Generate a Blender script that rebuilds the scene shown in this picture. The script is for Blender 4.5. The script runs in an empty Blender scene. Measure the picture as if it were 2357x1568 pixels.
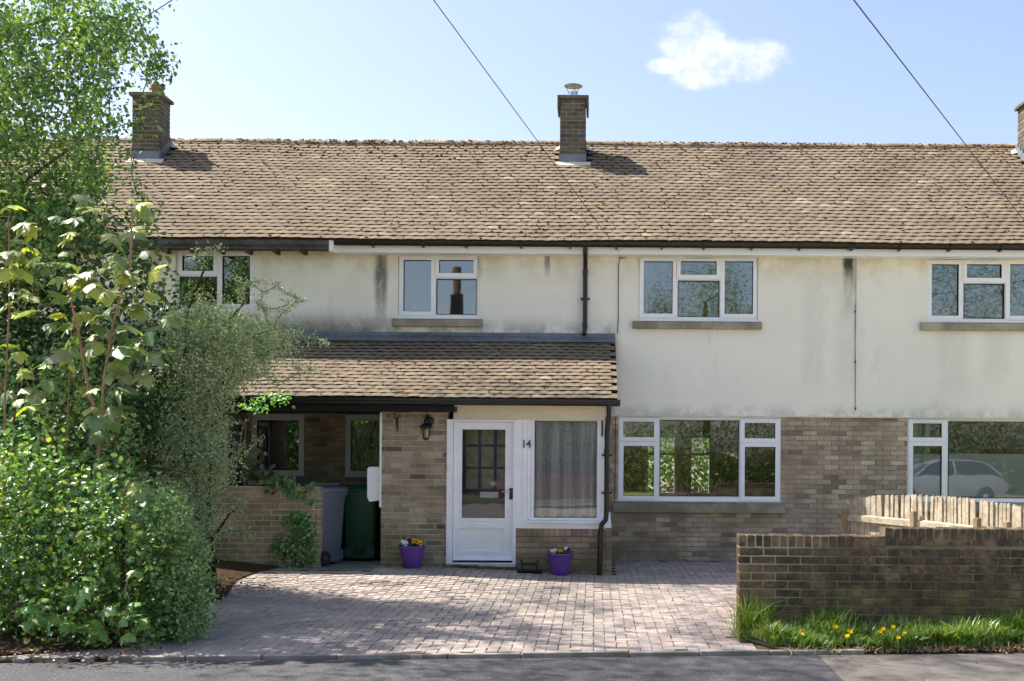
import bpy, math, random
import numpy as np
from mathutils import Vector, Matrix, Euler
R = math.radians
rng = random.Random(14)
nrg = np.random.default_rng(14)
sc = bpy.context.scene
col = sc.collection

# ---------------------------------------------------------------- camera
F, CX, CY, EYE, ROLL = 2647.0, 1369.5, 1035.8, 1.7, 0.0073   # measured on a 2357 x 1568 view of the photograph
cam_data = bpy.data.cameras.new('camera')
cam = bpy.data.objects.new('camera', cam_data); col.objects.link(cam)
cam_data.sensor_width = 36.0
cam_data.lens = 36.0 * F / 2357.0
cam_data.shift_x = -(CX - 1178.5) / 2357.0
cam_data.shift_y = (CY - 784.0) / 2357.0
cam_data.clip_end = 3000.0
cam.location = (0, 0, EYE)
cam.rotation_euler = (Matrix.Rotation(R(90), 4, 'X') @ Matrix.Rotation(ROLL, 4, 'Z')).to_euler()
sc.camera = cam

# ---------------------------------------------------------------- light
SUN = Vector((-1.0, 0.42, 1.42)).normalized()          # direction towards the sun: behind the house, from the left
sun_el = math.asin(SUN.z); sun_az = math.atan2(SUN.x, SUN.y)
sd = bpy.data.lights.new('sun', 'SUN'); sd.energy = 4.8; sd.angle = R(0.53); sd.color = (1.0, 0.93, 0.83)
so = bpy.data.objects.new('sun', sd); col.objects.link(so)
so.rotation_euler = (-SUN).to_track_quat('-Z', 'Y').to_euler(); so.location = (-20, 30, 40)

world = bpy.data.worlds.new('World'); sc.world = world; world.use_nodes = True
wn, wl = world.node_tree.nodes, world.node_tree.links
wn.clear()
def N(nt, typ, **kw):
    n = nt.nodes.new(typ)
    for k, v in kw.items(): setattr(n, k, v)
    return n
wt = world.node_tree
def wmath(op, a, b=None, c=None):
    n = N(wt, 'ShaderNodeMath', operation=op)
    for i, v in enumerate((a, b, c)):
        if v is None: continue
        if isinstance(v, (int, float)): n.inputs[i].default_value = v
        else: wl.new(v, n.inputs[i])
    return n.outputs[0]
sky = N(wt, 'ShaderNodeTexSky', sky_type='NISHITA')
sky.sun_disc = False; sky.sun_elevation = sun_el; sky.sun_rotation = sun_az
sky.air_density = 1.0; sky.dust_density = 2.0; sky.ozone_density = 1.0; sky.altitude = 100
bg = N(wt, 'ShaderNodeBackground'); bg.inputs[1].default_value = 0.118
# one fair-weather cloud and a wisp, set by direction
tc = N(wt, 'ShaderNodeTexCoord')
sep = N(wt, 'ShaderNodeSeparateXYZ'); wl.new(tc.outputs['Generated'], sep.inputs[0])
ysafe = wmath('MAXIMUM', sep.outputs[1], 0.05)
tu, tv = wmath('DIVIDE', sep.outputs[0], ysafe), wmath('DIVIDE', sep.outputs[2], ysafe)
cmb = N(wt, 'ShaderNodeCombineXYZ'); wl.new(tu, cmb.inputs[0]); wl.new(tv, cmb.inputs[1])
nz = N(wt, 'ShaderNodeTexNoise'); nz.inputs['Scale'].default_value = 26; nz.inputs['Detail'].default_value = 9; nz.inputs['Roughness'].default_value = .68
wl.new(cmb.outputs[0], nz.inputs['Vector'])
def blob(qx, qy, rx, ry):
    cu, cv = (qx - CX) / F, -(qy - CY) / F
    du = wmath('DIVIDE', wmath('SUBTRACT', tu, cu), rx / F)
    dv = wmath('DIVIDE', wmath('SUBTRACT', tv, cv), ry / F)
    r2 = wmath('ADD', wmath('MULTIPLY', du, du), wmath('MULTIPLY', dv, dv))
    return wmath('MAXIMUM', wmath('SUBTRACT', 1.0, r2), 0.0)
dens = None
for b in ((1585, 95, 105, 92), (1640, 140, 155, 72), (1740, 128, 95, 58), (1610, 180, 100, 36), (1700, 150, 135, 50), (1530, 150, 60, 30)):
    v = blob(*b); dens = v if dens is None else wmath('MAXIMUM', dens, v)
pres = N(wt, 'ShaderNodeMapRange', interpolation_type='SMOOTHSTEP'); wl.new(dens, pres.inputs[0]); pres.inputs[1].default_value = 0.0; pres.inputs[2].default_value = 0.75
dens = wmath('MULTIPLY', wmath('ADD', wmath('MULTIPLY', dens, 1.0), wmath('MULTIPLY', wmath('SUBTRACT', nz.outputs[0], 0.52), 3.4)), pres.outputs[0])
wisp = wmath('MULTIPLY', wmath('MULTIPLY', blob(1398, 152, 30, 26), 0.9), wmath('MAXIMUM', wmath('SUBTRACT', nz.outputs[0], 0.5), 0.0))
mr = N(wt, 'ShaderNodeMapRange', interpolation_type='SMOOTHSTEP'); wl.new(dens, mr.inputs[0])
mr.inputs[1].default_value = -0.15; mr.inputs[2].default_value = 1.5; mr.inputs[4].default_value = 0.95
front = wmath('GREATER_THAN', sep.outputs[1], 0.1)
cl = wmath('MULTIPLY', wmath('MINIMUM', wmath('ADD', mr.outputs[0], wisp), 1.0), front)
mx = N(wt, 'ShaderNodeMix', data_type='RGBA'); wl.new(cl, mx.inputs[0]); tint = N(wt, 'ShaderNodeMix', data_type='RGBA', blend_type='MULTIPLY'); tint.inputs[0].default_value = 1.0; tint.inputs[7].default_value = (1.0, .925, .92, 1); wl.new(sky.outputs[0], tint.inputs[6]); wl.new(tint.outputs[2], mx.inputs[6])
ccol = N(wt, 'ShaderNodeMix', data_type='RGBA'); wl.new(wmath('MULTIPLY', wmath('SUBTRACT', nz.outputs[0], .35), 3.0), ccol.inputs[0]); ccol.clamp_factor = True
ccol.inputs[6].default_value = (3.7, 3.95, 4.4, 1); ccol.inputs[7].default_value = (5.0, 5.05, 5.2, 1); wl.new(ccol.outputs[2], mx.inputs[7])
wl.new(mx.outputs[2], bg.inputs[0])
wo = N(wt, 'ShaderNodeOutputWorld'); wl.new(bg.outputs[0], wo.inputs[0])

sc.view_settings.view_transform = 'Standard'; sc.view_settings.look = 'None'
sc.view_settings.exposure = 1.16; sc.view_settings.gamma = 1.0; sc.view_settings.use_curve_mapping = False
sc.cycles.max_bounces = 6; sc.cycles.transparent_max_bounces = 12; sc.cycles.transmission_bounces = 5
sc.cycles.diffuse_bounces = 3; sc.cycles.glossy_bounces = 3
sc.cycles.use_denoising = True; sc.cycles.use_adaptive_sampling = True; sc.cycles.adaptive_threshold = 0.02
sc.cycles.caustics_reflective = False; sc.cycles.caustics_refractive = False

# ---------------------------------------------------------------- helpers
def W(qx, qy, Y):
    """pixel of the 2357-wide view -> world point at depth Y"""
    u, v = qx - CX, qy - CY
    return Vector(((u + ROLL * v) * Y / F, Y, EYE - (v - ROLL * u) * Y / F))
def WR(x0, x1, y0, y1, Y):
    """pixel rectangle on a facade plane -> X0, X1, Z0, Z1"""
    xm, ym = (x0 + x1) / 2, (y0 + y1) / 2
    return W(x0, ym, Y).x, W(x1, ym, Y).x, W(xm, y1, Y).z, W(xm, y0, Y).z
def gz(x, y):
    """ground height: rises a little towards the back on the left"""
    a = min(1, max(0, (0.6 - x) / 3.2)); a = a * a * (3 - 2 * a)
    b = min(1, max(0, (y - 12.5) / 2.8)); b = b * b * (3 - 2 * b)
    return 0.105 * a * b
def lnk(o, parent=None):
    col.objects.link(o)
    if parent is not None:
        o.parent = parent
        o.matrix_parent_inverse = PINV[parent.name]
    return o
PINV = {}
def thing(name, label, cat, loc=(0, 0, 0), group=None):
    o = bpy.data.objects.new(name, None); col.objects.link(o); o.location = loc
    o.empty_display_size = 0.1
    o['label'] = label; o['category'] = cat
    if group: o['group'] = group
    PINV[o.name] = Matrix.Translation(Vector(loc)).inverted()
    return o
def tag(o, label=None, cat=None, group=None, kind=None):
    if label: o['label'] = label
    if cat: o['category'] = cat
    if group: o['group'] = group
    if kind: o['kind'] = kind
    return o
def place(mesh, name, loc, parent, rot=None, pmesh=None):
    """an object that shares mesh data (a brick, a tile...)"""
    o = bpy.data.objects.new(name, mesh); lnk(o, parent)
    o.location = loc
    if rot is not None: o.rotation_euler = rot
    return o

class MB:
    def __init__(s): s.v = []; s.f = []; s.r = []
    def add(s, vs, fs, r=0.0):
        n = len(s.v); s.v.extend(vs)
        for f in fs: s.f.append(tuple(i + n for i in f)); s.r.append(r)
    def box(s, x0, x1, y0, y1, z0, z1, r=0.0, M=None):
        vs = [(x0,y0,z0),(x1,y0,z0),(x1,y1,z0),(x0,y1,z0),(x0,y0,z1),(x1,y0,z1),(x1,y1,z1),(x0,y1,z1)]
        if M is not None: vs = [tuple(M @ Vector(v)) for v in vs]
        s.add(vs, [(0,3,2,1),(4,5,6,7),(0,1,5,4),(1,2,6,5),(2,3,7,6),(3,0,4,7)], r)
        return s
    def cbox(s, x0, x1, y0, y1, z0, z1, c=.004, r=0.0, M=None):
        """box with chamfered edges"""
        vs = []; idx = {}
        for i, x in enumerate((x0, x1)):
            for j, y in enumerate((y0, y1)):
                for k, z in enumerate((z0, z1)):
                    sx, sy, sz = (c if i == 0 else -c), (c if j == 0 else -c), (c if k == 0 else -c)
                    idx[i,j,k,0] = len(vs); vs.append((x, y+sy, z+sz))
                    idx[i,j,k,1] = len(vs); vs.append((x+sx, y, z+sz))
                    idx[i,j,k,2] = len(vs); vs.append((x+sx, y+sy, z))
        fs = []
        for i in (0, 1):
            fs.append([idx[i,a,b,0] for a, b in ((0,0),(1,0),(1,1),(0,1))])
            fs.append([idx[a,i,b,1] for a, b in ((0,0),(1,0),(1,1),(0,1))])
            fs.append([idx[a,b,i,2] for a, b in ((0,0),(1,0),(1,1),(0,1))])
        for a in (0, 1):
            for b in (0, 1):
                fs.append([idx[0,a,b,1], idx[1,a,b,1], idx[1,a,b,2], idx[0,a,b,2]])
                fs.append([idx[a,0,b,0], idx[a,1,b,0], idx[a,1,b,2], idx[a,0,b,2]])
                fs.append([idx[a,b,0,0], idx[a,b,1,0], idx[a,b,1,1], idx[a,b,0,1]])
        for a in (0, 1):
            for b in (0, 1):
                for k in (0, 1): fs.append([idx[a,b,k,0], idx[a,b,k,1], idx[a,b,k,2]])
        cx = Vector(((x0+x1)/2, (y0+y1)/2, (z0+z1)/2)); out = []
        for f in fs:
            p = [Vector(vs[q]) for q in f]
            nrm = (p[1]-p[0]).cross(p[2]-p[0]); cen = sum(p, Vector()) / len(p)
            out.append(tuple(f) if nrm.dot(cen - cx) > 0 else tuple(reversed(f)))
        if M is not None: vs = [tuple(M @ Vector(v)) for v in vs]
        s.add(vs, out, r); return s
    def ring_loft(s, rings, cap=True, r=0.0, closed=True):
        n = len(rings[0]); vs = [tuple(p) for ring in rings for p in ring]; fs = []
        for k in range(len(rings) - 1):
            for i in range(n if closed else n - 1):
                j = (i + 1) % n
                fs.append((k*n+i, k*n+j, (k+1)*n+j, (k+1)*n+i))
        if cap: fs.append(tuple(range(n-1, -1, -1))); fs.append(tuple((len(rings)-1)*n + i for i in range(n)))
        s.add(vs, fs, r); return s
    def tube(s, pts, rad, n=8, cap=True, r=0.0):
        pts = [Vector(p) for p in pts]; rings = []
        prev = None
        for i, p in enumerate(pts):
            t = (pts[min(i+1, len(pts)-1)] - pts[max(i-1, 0)])
            t = t.normalized() if t.length > 1e-9 else Vector((0, 0, 1))
            if prev is None:
                a = t.cross(Vector((0.31, 0.77, 0.55)))
                if a.length < 1e-3: a = t.cross(Vector((1, 0, 0)))
            else:
                a = prev - t * prev.dot(t)
            a.normalize(); prev = a; b = t.cross(a)
            rr = rad[i] if isinstance(rad, (list, tuple)) else rad
            rings.append([p + (a * math.cos(2*math.pi*k/n) + b * math.sin(2*math.pi*k/n)) * rr for k in range(n)])
        return s.ring_loft(rings, cap, r)
    def lathe(s, prof, c=(0,0,0), n=20, r=0.0, axis='z'):
        rings = []
        for rad, h in prof:
            ring = []
            for k in range(n):
                a = 2*math.pi*k/n; p = (rad*math.cos(a), rad*math.sin(a), h)
                if axis == 'y': p = (p[0], p[2], p[1])
                elif axis == 'x': p = (p[2], p[0], p[1])
                ring.append((c[0]+p[0], c[1]+p[1], c[2]+p[2]))
            rings.append(ring)
        return s.ring_loft(rings, True, r)
    def prism(s, poly, y0, y1, r=0.0):
        """outline in XZ pushed from y0 to y1"""
        a = [(x, y0, z) for x, z in poly]; b = [(x, y1, z) for x, z in poly]
        return s.ring_loft([a, b], True, r)
    def mesh(s, name, m, smooth=False):
        me = bpy.data.meshes.new(name); me.from_pydata([tuple(v) for v in s.v], [], s.f)
        at = me.attributes.new('rnd', 'FLOAT', 'FACE'); at.data.foreach_set('value', s.r)
        if m is not None: me.materials.append(m)
        if smooth: me.polygons.foreach_set('use_smooth', [True] * len(me.polygons))
        return me
    def build(s, name, m, parent=None, smooth=False):
        me = s.mesh(name, m, smooth)
        if smooth and smooth != 'all':
            try: me.set_sharp_from_angle(angle=R(40))
            except Exception: pass
        return lnk(bpy.data.objects.new(name, me), parent)

def np_mesh(name, V, T, rnd, m, per, smooth=False):
    """triangles from numpy; rnd per item, per = triangles per item"""
    me = bpy.data.meshes.new(name)
    nv, nt = len(V), len(T)
    me.vertices.add(nv); me.vertices.foreach_set('co', np.ascontiguousarray(V, dtype=np.float32).ravel())
    me.loops.add(nt * 3); me.loops.foreach_set('vertex_index', np.ascontiguousarray(T, dtype=np.int32).ravel())
    me.polygons.add(nt); me.polygons.foreach_set('loop_start', np.arange(0, nt*3, 3, dtype=np.int32))
    me.update(calc_edges=True)
    at = me.attributes.new('rnd', 'FLOAT', 'FACE')
    at.data.foreach_set('value', np.repeat(np.asarray(rnd, dtype=np.float32), per))
    if m is not None: me.materials.append(m)
    if smooth: me.polygons.foreach_set('use_smooth', np.ones(nt, dtype=bool))
    return me

# ---------------------------------------------------------------- materials
def lin(r, g, b):
    f = lambda c: (c/255/12.92 if c/255 <= .04045 else ((c/255+.055)/1.055)**2.4)
    return (f(r), f(g), f(b), 1)
class Mat:
    def __init__(s, name):
        s.m = bpy.data.materials.new(name); s.m.use_nodes = True; s.nt = s.m.node_tree
        s.nt.nodes.clear(); s.out = s.n('ShaderNodeOutputMaterial')
        s.geo = None
    def n(s, typ, **kw):
        n = s.nt.nodes.new(typ)
        for k, v in kw.items(): setattr(n, k, v)
        return n
    def l(s, a, b): s.nt.links.new(a, b)
    def set(s, sock, v):
        if hasattr(v, 'is_output'): s.l(v, sock)
        else: sock.default_value = v
    def math(s, op, a, b=None, c=None, clamp=False):
        n = s.n('ShaderNodeMath', operation=op, use_clamp=clamp)
        for i, v in enumerate((a, b, c)):
            if v is not None: s.set(n.inputs[i], v)
        return n.outputs[0]
    def pos(s):
        if s.geo is None: s.geo = s.n('ShaderNodeNewGeometry')
        return s.geo.outputs['Position']
    def xyz(s):
        sp = s.n('ShaderNodeSeparateXYZ'); s.l(s.pos(), sp.inputs[0]); return sp.outputs
    def noise(s, scale, detail=4, rough=.6, stretch=None, vec=None):
        t = s.n('ShaderNodeTexNoise'); t.inputs['Scale'].default_value = scale; t.inputs['Detail'].default_value = detail
        t.inputs['Roughness'].default_value = rough
        v = vec if vec is not None else s.pos()
        if stretch:
            mp = s.n('ShaderNodeMapping'); mp.inputs['Scale'].default_value = stretch; s.l(v, mp.inputs[0]); v = mp.outputs[0]
        s.l(v, t.inputs['Vector']); return t.outputs[0]
    def rnd(s):
        a = s.n('ShaderNodeAttribute', attribute_name='rnd'); o = s.n('ShaderNodeObjectInfo')
        return s.math('FRACT', s.math('ADD', a.outputs['Fac'], o.outputs['Random']))
    def ramp(s, fac, stops, interp='LINEAR'):
        r = s.n('ShaderNodeValToRGB'); cr = r.color_ramp; cr.interpolation = interp
        while len(cr.elements) < len(stops): cr.elements.new(.5)
        for e, (p, c) in zip(cr.elements, stops): e.position = p; e.color = c if len(c) == 4 else (*c, 1)
        s.set(r.inputs[0], fac); return r.outputs[0]
    def mix(s, fac, a, b, mode='MIX'):
        n = s.n('ShaderNodeMix', data_type='RGBA', blend_type=mode)
        s.set(n.inputs[0], fac); s.set(n.inputs[6], a); s.set(n.inputs[7], b); return n.outputs[2]
    def rng(s, v, a, b, c=0.0, d=1.0, smooth=True):
        n = s.n('ShaderNodeMapRange', interpolation_type='SMOOTHSTEP' if smooth else 'LINEAR')
        s.set(n.inputs[0], v)
        for i, q in zip((1, 2, 3, 4), (a, b, c, d)): n.inputs[i].default_value = q
        return n.outputs[0]
    def bump(s, h, strength=.3, dist=.01):
        b = s.n('ShaderNodeBump'); b.inputs['Strength'].default_value = strength; b.inputs['Distance'].default_value = dist
        s.l(h, b.inputs['Height']); return b.outputs[0]
    def principled(s, colr, rough=.7, spec=.3, normal=None, metal=0.0, sheen=None, trans=None):
        p = s.n('ShaderNodeBsdfPrincipled'); s.set(p.inputs['Base Color'], colr); s.set(p.inputs['Roughness'], rough)
        p.inputs['Specular IOR Level'].default_value = spec; p.inputs['Metallic'].default_value = metal
        if normal is not None: s.l(normal, p.inputs['Normal'])
        return p
    def done(s, shader):
        s.l(shader.outputs[0] if hasattr(shader, 'outputs') else shader, s.out.inputs[0]); return s.m

def vary(m, base, k=.25, scale=3.0, fine=60):
    """large and small tone variation"""
    a = m.rng(m.noise(scale, 3), .3, .7, 1 - k, 1 + k*.6, False)
    b = m.rng(m.noise(fine, 2), .3, .7, 1 - k*.5, 1 + k*.4, False)
    return m.mix(1.0, base, m.math('MULTIPLY', a, b), 'MULTIPLY')
def simple(name, c, rough=.5, spec=.4, k=.12, scale=2.0, fine=40, metal=0.0, bump=0.0):
    m = Mat(name); b = vary(m, c, k, scale, fine)
    nm = m.bump(m.noise(fine*2, 3), bump, .004) if bump else None
    return m.done(m.principled(b, rough, spec, nm, metal))
def brick_mat(name, stops, stain=None, stain_amt=.5, algae=None, fine=90, dark_up=None, rough=.9):
    m = Mat(name); c = m.ramp(m.rnd(), stops)
    c = vary(m, c, .35, 2.2, fine)
    sp = m.rng(m.noise(130, 2, .7), .64, .74); c = m.mix(m.math('MULTIPLY', sp, .4), c, (.03, .026, .022, 1))
    if stain is not None:
        f = m.math('MULTIPLY', m.rng(m.noise(1.6, 5, .65), .46, .64), stain_amt); c = m.mix(f, c, stain)
    if algae is not None:
        z0, z1, ac = algae
        h = m.rng(m.xyz()[2], z0, z1, 1.0, 0.0); f = m.math('MULTIPLY', h, m.rng(m.noise(2.6, 5, .6), .38, .62)); f = m.math('MULTIPLY', f, .75)
        c = m.mix(f, c, ac)
    return m.done(m.principled(c, rough, .2, m.bump(m.noise(110, 4, .7), .55, .006)))

M = {}
M['brick'] = brick_mat('brick_facing', [(0, lin(190,170,148)), (.18, lin(160,141,125)), (.36, lin(205,187,162)), (.52, lin(176,158,140)), (.7, lin(194,176,144)), (.85, lin(213,198,177)), (.94, lin(152,130,117)), (1, lin(134,117,107))], lin(142,128,108), .4, (.0, .75, lin(126,121,90)))
M['brick_porch'] = brick_mat('brick_porch', [(0, lin(172,159,140)), (.2, lin(144,129,116)), (.4, lin(188,175,152)), (.6, lin(158,141,126)), (.78, lin(190,168,149)), (.92, lin(128,113,103)), (1, lin(116,104,96))], lin(128,118,99), .45, (.05, 1.0, lin(124,128,84)))
M['brick_bay'] = brick_mat('brick_bay', [(0, lin(166,146,122)), (.4, lin(146,127,108)), (.7, lin(178,156,130)), (1, lin(126,110,94))], lin(116,104,84), .5, (.0, .5, lin(108,104,68)))
def wall_brick_mat(name, stops, soot):
    m = Mat(name); c = m.ramp(m.rnd(), stops); c = vary(m, c, .4, 4, 70)
    f = m.math('MULTIPLY', m.rng(m.noise(9, 6, .72), .40, .58), m.rng(m.noise(1.1, 4, .6), .3, .6, .55, 1.0)); c = m.mix(m.math('MULTIPLY', f, soot), c, lin(50,46,42))
    f = m.math('MULTIPLY', m.rng(m.xyz()[2], .08, .62, 1, 0), m.rng(m.noise(4, 5, .65), .36, .6)); c = m.mix(m.math('MULTIPLY', f, .75), c, lin(128,120,62))
    sp = m.rng(m.noise(75, 2, .5), .70, .74); c = m.mix(m.math('MULTIPLY', sp, .7), c, lin(190,186,170))
    return m.done(m.principled(c, .9, .2, m.bump(m.noise(70, 5, .75), .8, .01)))
M['brick_dark'] = wall_brick_mat('brick_weathered', [(0, lin(100,88,74)), (.5, lin(114,99,82)), (.85, lin(128,110,89)), (1, lin(146,122,96))], .8)
M['brick_end'] = wall_brick_mat('brick_clean_end', [(0, lin(166,138,108)), (.5, lin(140,116,92)), (1, lin(124,102,84))], .45)
M['brick_chimney'] = brick_mat('brick_chimney', [(0, lin(98,91,83)), (.4, lin(80,75,70)), (.7, lin(114,103,92)), (1, lin(72,68,66))], lin(126,122,112), .35)
M['brick_low'] = brick_mat('brick_low_wall', [(0, lin(178,162,140)), (.4, lin(158,143,124)), (.7, lin(192,176,152)), (1, lin(144,129,112))], lin(128,116,96), .55, (.1, .8, lin(116,114,80)))
def mortar(name, c, k=.3): return simple(name, c, .95, .1, k, 2.5, 70, bump=.5)
M['mortar'] = mortar('mortar_grey', lin(166,150,136))
M['mortar_porch'] = mortar('mortar_buff', lin(206,192,160))
def mortar_wall_mat():
    m = Mat('mortar_weathered'); X, Yc, Z = m.xyz(); c = vary(m, lin(178,170,144), .3, 3, 70)
    f = m.math('MULTIPLY', m.rng(m.math('ADD', X, m.math('MULTIPLY', m.noise(1.4, 4), 1.6)), 2.1, 3.2), m.rng(m.noise(5, 4, .7), .25, .6, .55, 1.0)); c = m.mix(f, c, lin(112,103,83))
    f = m.math('MULTIPLY', m.rng(Z, .25, .7, 1, 0), m.rng(m.noise(4, 4, .7), .35, .6)); c = m.mix(m.math('MULTIPLY', f, .8), c, lin(104,100,56))
    return m.done(m.principled(c, .95, .1, m.bump(m.noise(120, 3), .6, .008)))
M['mortar_wall'] = mortar_wall_mat()
M['mortar_chimney'] = mortar('mortar_chimney', lin(170,160,138))
M['mortar_dark'] = mortar('mortar_brown', lin(136,120,100))
def tile_mat():
    m = Mat('roof_tile'); c = m.ramp(m.rnd(), [(0, lin(122,110,94)), (.3, lin(128,116,99)), (.55, lin(116,104,92)), (.75, lin(131,120,101)), (.93, lin(123,110,97)), (.97, lin(126,115,98)), (1, lin(152,142,122))])
    c = vary(m, c, .2, 1.1, 45)
    li = m.rng(m.noise(30, 4, .7), .60, .70); c = m.mix(m.math('MULTIPLY', li, .4), c, lin(168,158,122))
    mo = m.rng(m.noise(24, 5, .75), .55, .68); c = m.mix(m.math('MULTIPLY', mo, .65), c, lin(110,80,46))
    dk = m.rng(m.noise(.8, 4, .6), .5, .75); c = m.mix(m.math('MULTIPLY', dk, .2), c, lin(92,80,70))
    return m.done(m.principled(c, .92, .15, m.bump(m.noise(70, 4, .7), .6, .006)))
M['tile'] = tile_mat()
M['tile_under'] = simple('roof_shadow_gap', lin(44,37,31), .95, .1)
M['ridge'] = brick_mat('ridge_tile', [(0, lin(168,158,140)), (.5, lin(148,136,120)), (1, lin(182,172,156))], lin(104,92,74), .6)
M['tile_edge'] = simple('mossy_shaded_tile_edge', lin(54,45,35), .97, .05, .4, 6, 30)  # moss and dirt brown, with the course shadow painted in
def moss_mat():
    m = Mat('roof_moss'); c = m.ramp(m.rnd(), [(0, lin(112,74,36)), (.4, lin(138,92,42)), (.7, lin(96,70,34)), (.88, lin(150,124,58)), (1, lin(84,60,36))])
    return m.done(m.principled(c, 1.0, .05))
M['moss'] = moss_mat()
def render_mat():
    m = Mat('painted_render'); X, Yc, Z = m.xyz()
    c = lin(245,241,228); c = vary(m, c, .05, .7, 130)
    # yellowish grime under the eaves
    f = m.math('MULTIPLY', m.rng(Z, 4.1, 4.66), m.rng(m.noise(2.2, 5, .65), .36, .66)); c = m.mix(m.math('MULTIPLY', f, .5), c, lin(186,166,118))
    # grey mottling and run marks
    f = m.math('MULTIPLY', m.rng(m.noise(1.0, 5, .65), .5, .72), m.rng(m.noise(6, 4, .7, (1, 1, .18)), .42, .68)); c = m.mix(m.math('MULTIPLY', f, .38), c, lin(176,172,160))
    f = m.math('MULTIPLY', m.rng(Z, 2.22, 2.48, 1, 0), m.rng(m.noise(5, 5, .7), .38, .62)); c = m.mix(m.math('MULTIPLY', f, .4), c, lin(120,122,112))
    f = m.math('MULTIPLY', m.math('MULTIPLY', m.rng(Z, 3.46, 3.78, 1, 0), m.rng(X, .2, .42, 1, 0)), m.rng(m.noise(3.2, 5, .7), .34, .6)); c = m.mix(m.math('MULTIPLY', f, .55), c, lin(104,106,96))
    f = m.math('MULTIPLY', m.math('MULTIPLY', m.rng(Z, 3.44, 3.9, 1, 0), m.rng(X, -2.9, -3.5, 0, 1)), m.rng(m.noise(2.4, 5, .7), .3, .55)); c = m.mix(m.math('MULTIPLY', f, .75), c, lin(86,86,80))
    nw = m.math('SUBTRACT', m.noise(3.0, 4, .7), .5); ns = m.rng(m.noise(11, 5, .75, (1, 1, .3)), .2, .56)
    def streak(c, x, w, ztop, zlen, amt, colr):
        wob = m.math('MULTIPLY', nw, w * .9)
        d = m.math('ABSOLUTE', m.math('SUBTRACT', m.math('ADD', X, wob), x))
        f = m.math('MULTIPLY', m.rng(d, w * .35, w, 1, 0), m.rng(Z, ztop - zlen, ztop - zlen * .25, 0, 1))
        f = m.math('MULTIPLY', f, ns)
        return m.mix(m.math('MULTIPLY', f, amt), c, colr)
    c = streak(c, W(878, 660, 17.7).x, .13, 4.7, 1.35, .85, lin(92,94,90))
    c = streak(c, W(1953, 640, 17.7).x, .13, 4.7, 1.1, .6, lin(122,122,116))
    c = streak(c, W(1951, 610, 17.7).x, .10, 4.7, .42, 1.0, lin(30,28,25))
    c = streak(c, W(1260, 600, 17.7).x, .06, 4.7, .4, .7, lin(80,78,70))
    c = streak(c, W(1968, 700, 17.7).x, .02, 4.7, 2.6, .6, lin(110,108,98))
    c = streak(c, W(1105, 620, 17.7).x, .05, 4.7, .5, .45, lin(120,112,92))
    for qx, qy, w, l in ((1870, 855, .25, .7), (2190, 870, .35, .6), (1950, 850, .3, .9), (2290, 830, .3, .8)):
        p = W(qx, qy, 17.7); c = streak(c, p.x, w, p.z + l * .3, l, .16, lin(160,158,150))
    return m.done(m.principled(c, .93, .15, m.bump(m.noise(150, 3, .7), .5, .004)))
M['render'] = render_mat()
M['upvc'] = simple('white_upvc', lin(246,247,249), .35, .4, .05, 1.5, 20)
M['paint'] = simple('white_gloss_paint', lin(244,245,247), .5, .35, .06, 2.5, 14, bump=.15)
M['cream'] = simple('cream_board', lin(218,208,186), .6, .3, .08, 2, 30)
M['seal'] = simple('black_gasket', lin(40,40,42), .6, .3)
M['black'] = simple('black_plastic', lin(26,27,30), .3, .5, .2, 2, 30)
M['blackmatt'] = simple('black_board', lin(22,21,22), .6, .3, .2)
M['iron'] = simple('black_iron', lin(24,24,27), .42, .5, .3, 8, 60, bump=.2)
M['galv'] = simple('grey_metal_gutter', lin(92,98,104), .6, .4, .5, 3, 30, metal=.2, bump=.3)
M['cowl'] = simple('shaded_steel', lin(110,108,102), .4, .4, .2, metal=.7)  # steel colour darkened to stand for the shaded underside of the cowl
M['steel'] = simple('bright_steel', lin(190,196,204), .28, .5, .1, metal=.9)
M['lead'] = simple('lead_sheet', lin(116,124,134), .55, .4, .3, 2.0, 25, metal=.15)
M['leadpale'] = simple('pale_mortar_fillet', lin(206,198,184), .9, .2, .15, 4, 40)
M['stone'] = brick_mat('concrete_sill', [(0, lin(176,168,148)), (1, lin(156,150,132))], lin(112,110,88), .6)
M['capstone'] = brick_mat('chimney_cap', [(0, lin(122,118,106)), (1, lin(104,100,92))], lin(64,62,50), .7)
M['terracotta'] = simple('terracotta', lin(136,102,78), .9, .2, .3, 6, 40)
M['rust'] = simple('rusty_slab', lin(112,88,68), .9, .2, .4, 8, 40)
M['navy'] = simple('navy_paint', lin(44,52,82), .4, .4, .15)
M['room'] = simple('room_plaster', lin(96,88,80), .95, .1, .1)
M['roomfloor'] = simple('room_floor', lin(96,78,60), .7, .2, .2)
M['wood_dark'] = simple('dark_timber', lin(92,76,58), .8, .2, .3, 6, 50)
def glass_mat(name, refl=.10, tint=(.80,.84,.84,1), ripple=.0012, k=1.5):
    m = Mat(name)
    fr = m.n('ShaderNodeFresnel'); fr.inputs['IOR'].default_value = 1.52
    g = m.n('ShaderNodeBsdfGlossy'); g.inputs['Roughness'].default_value = 0.018; g.inputs['Color'].default_value = (.95, .97, 1, 1)
    nb = m.bump(m.noise(1.7, 2), ripple, .6); m.l(nb, g.inputs['Normal'])
    t = m.n('ShaderNodeBsdfTransparent'); t.inputs[0].default_value = tint
    f = m.math('MINIMUM', m.math('ADD', m.math('MULTIPLY', fr.outputs[0], k), refl), 1.0)
    mx = m.n('ShaderNodeMixShader'); m.l(f, mx.inputs[0]); m.l(t.outputs[0], mx.inputs[1]); m.l(g.outputs[0], mx.inputs[2])
    return m.done(mx)
M['glass'] = glass_mat('window_glass', .11)
M['glass_door'] = glass_mat('door_glass', .0, (.95,.96,.97,1), k=.6)
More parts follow.
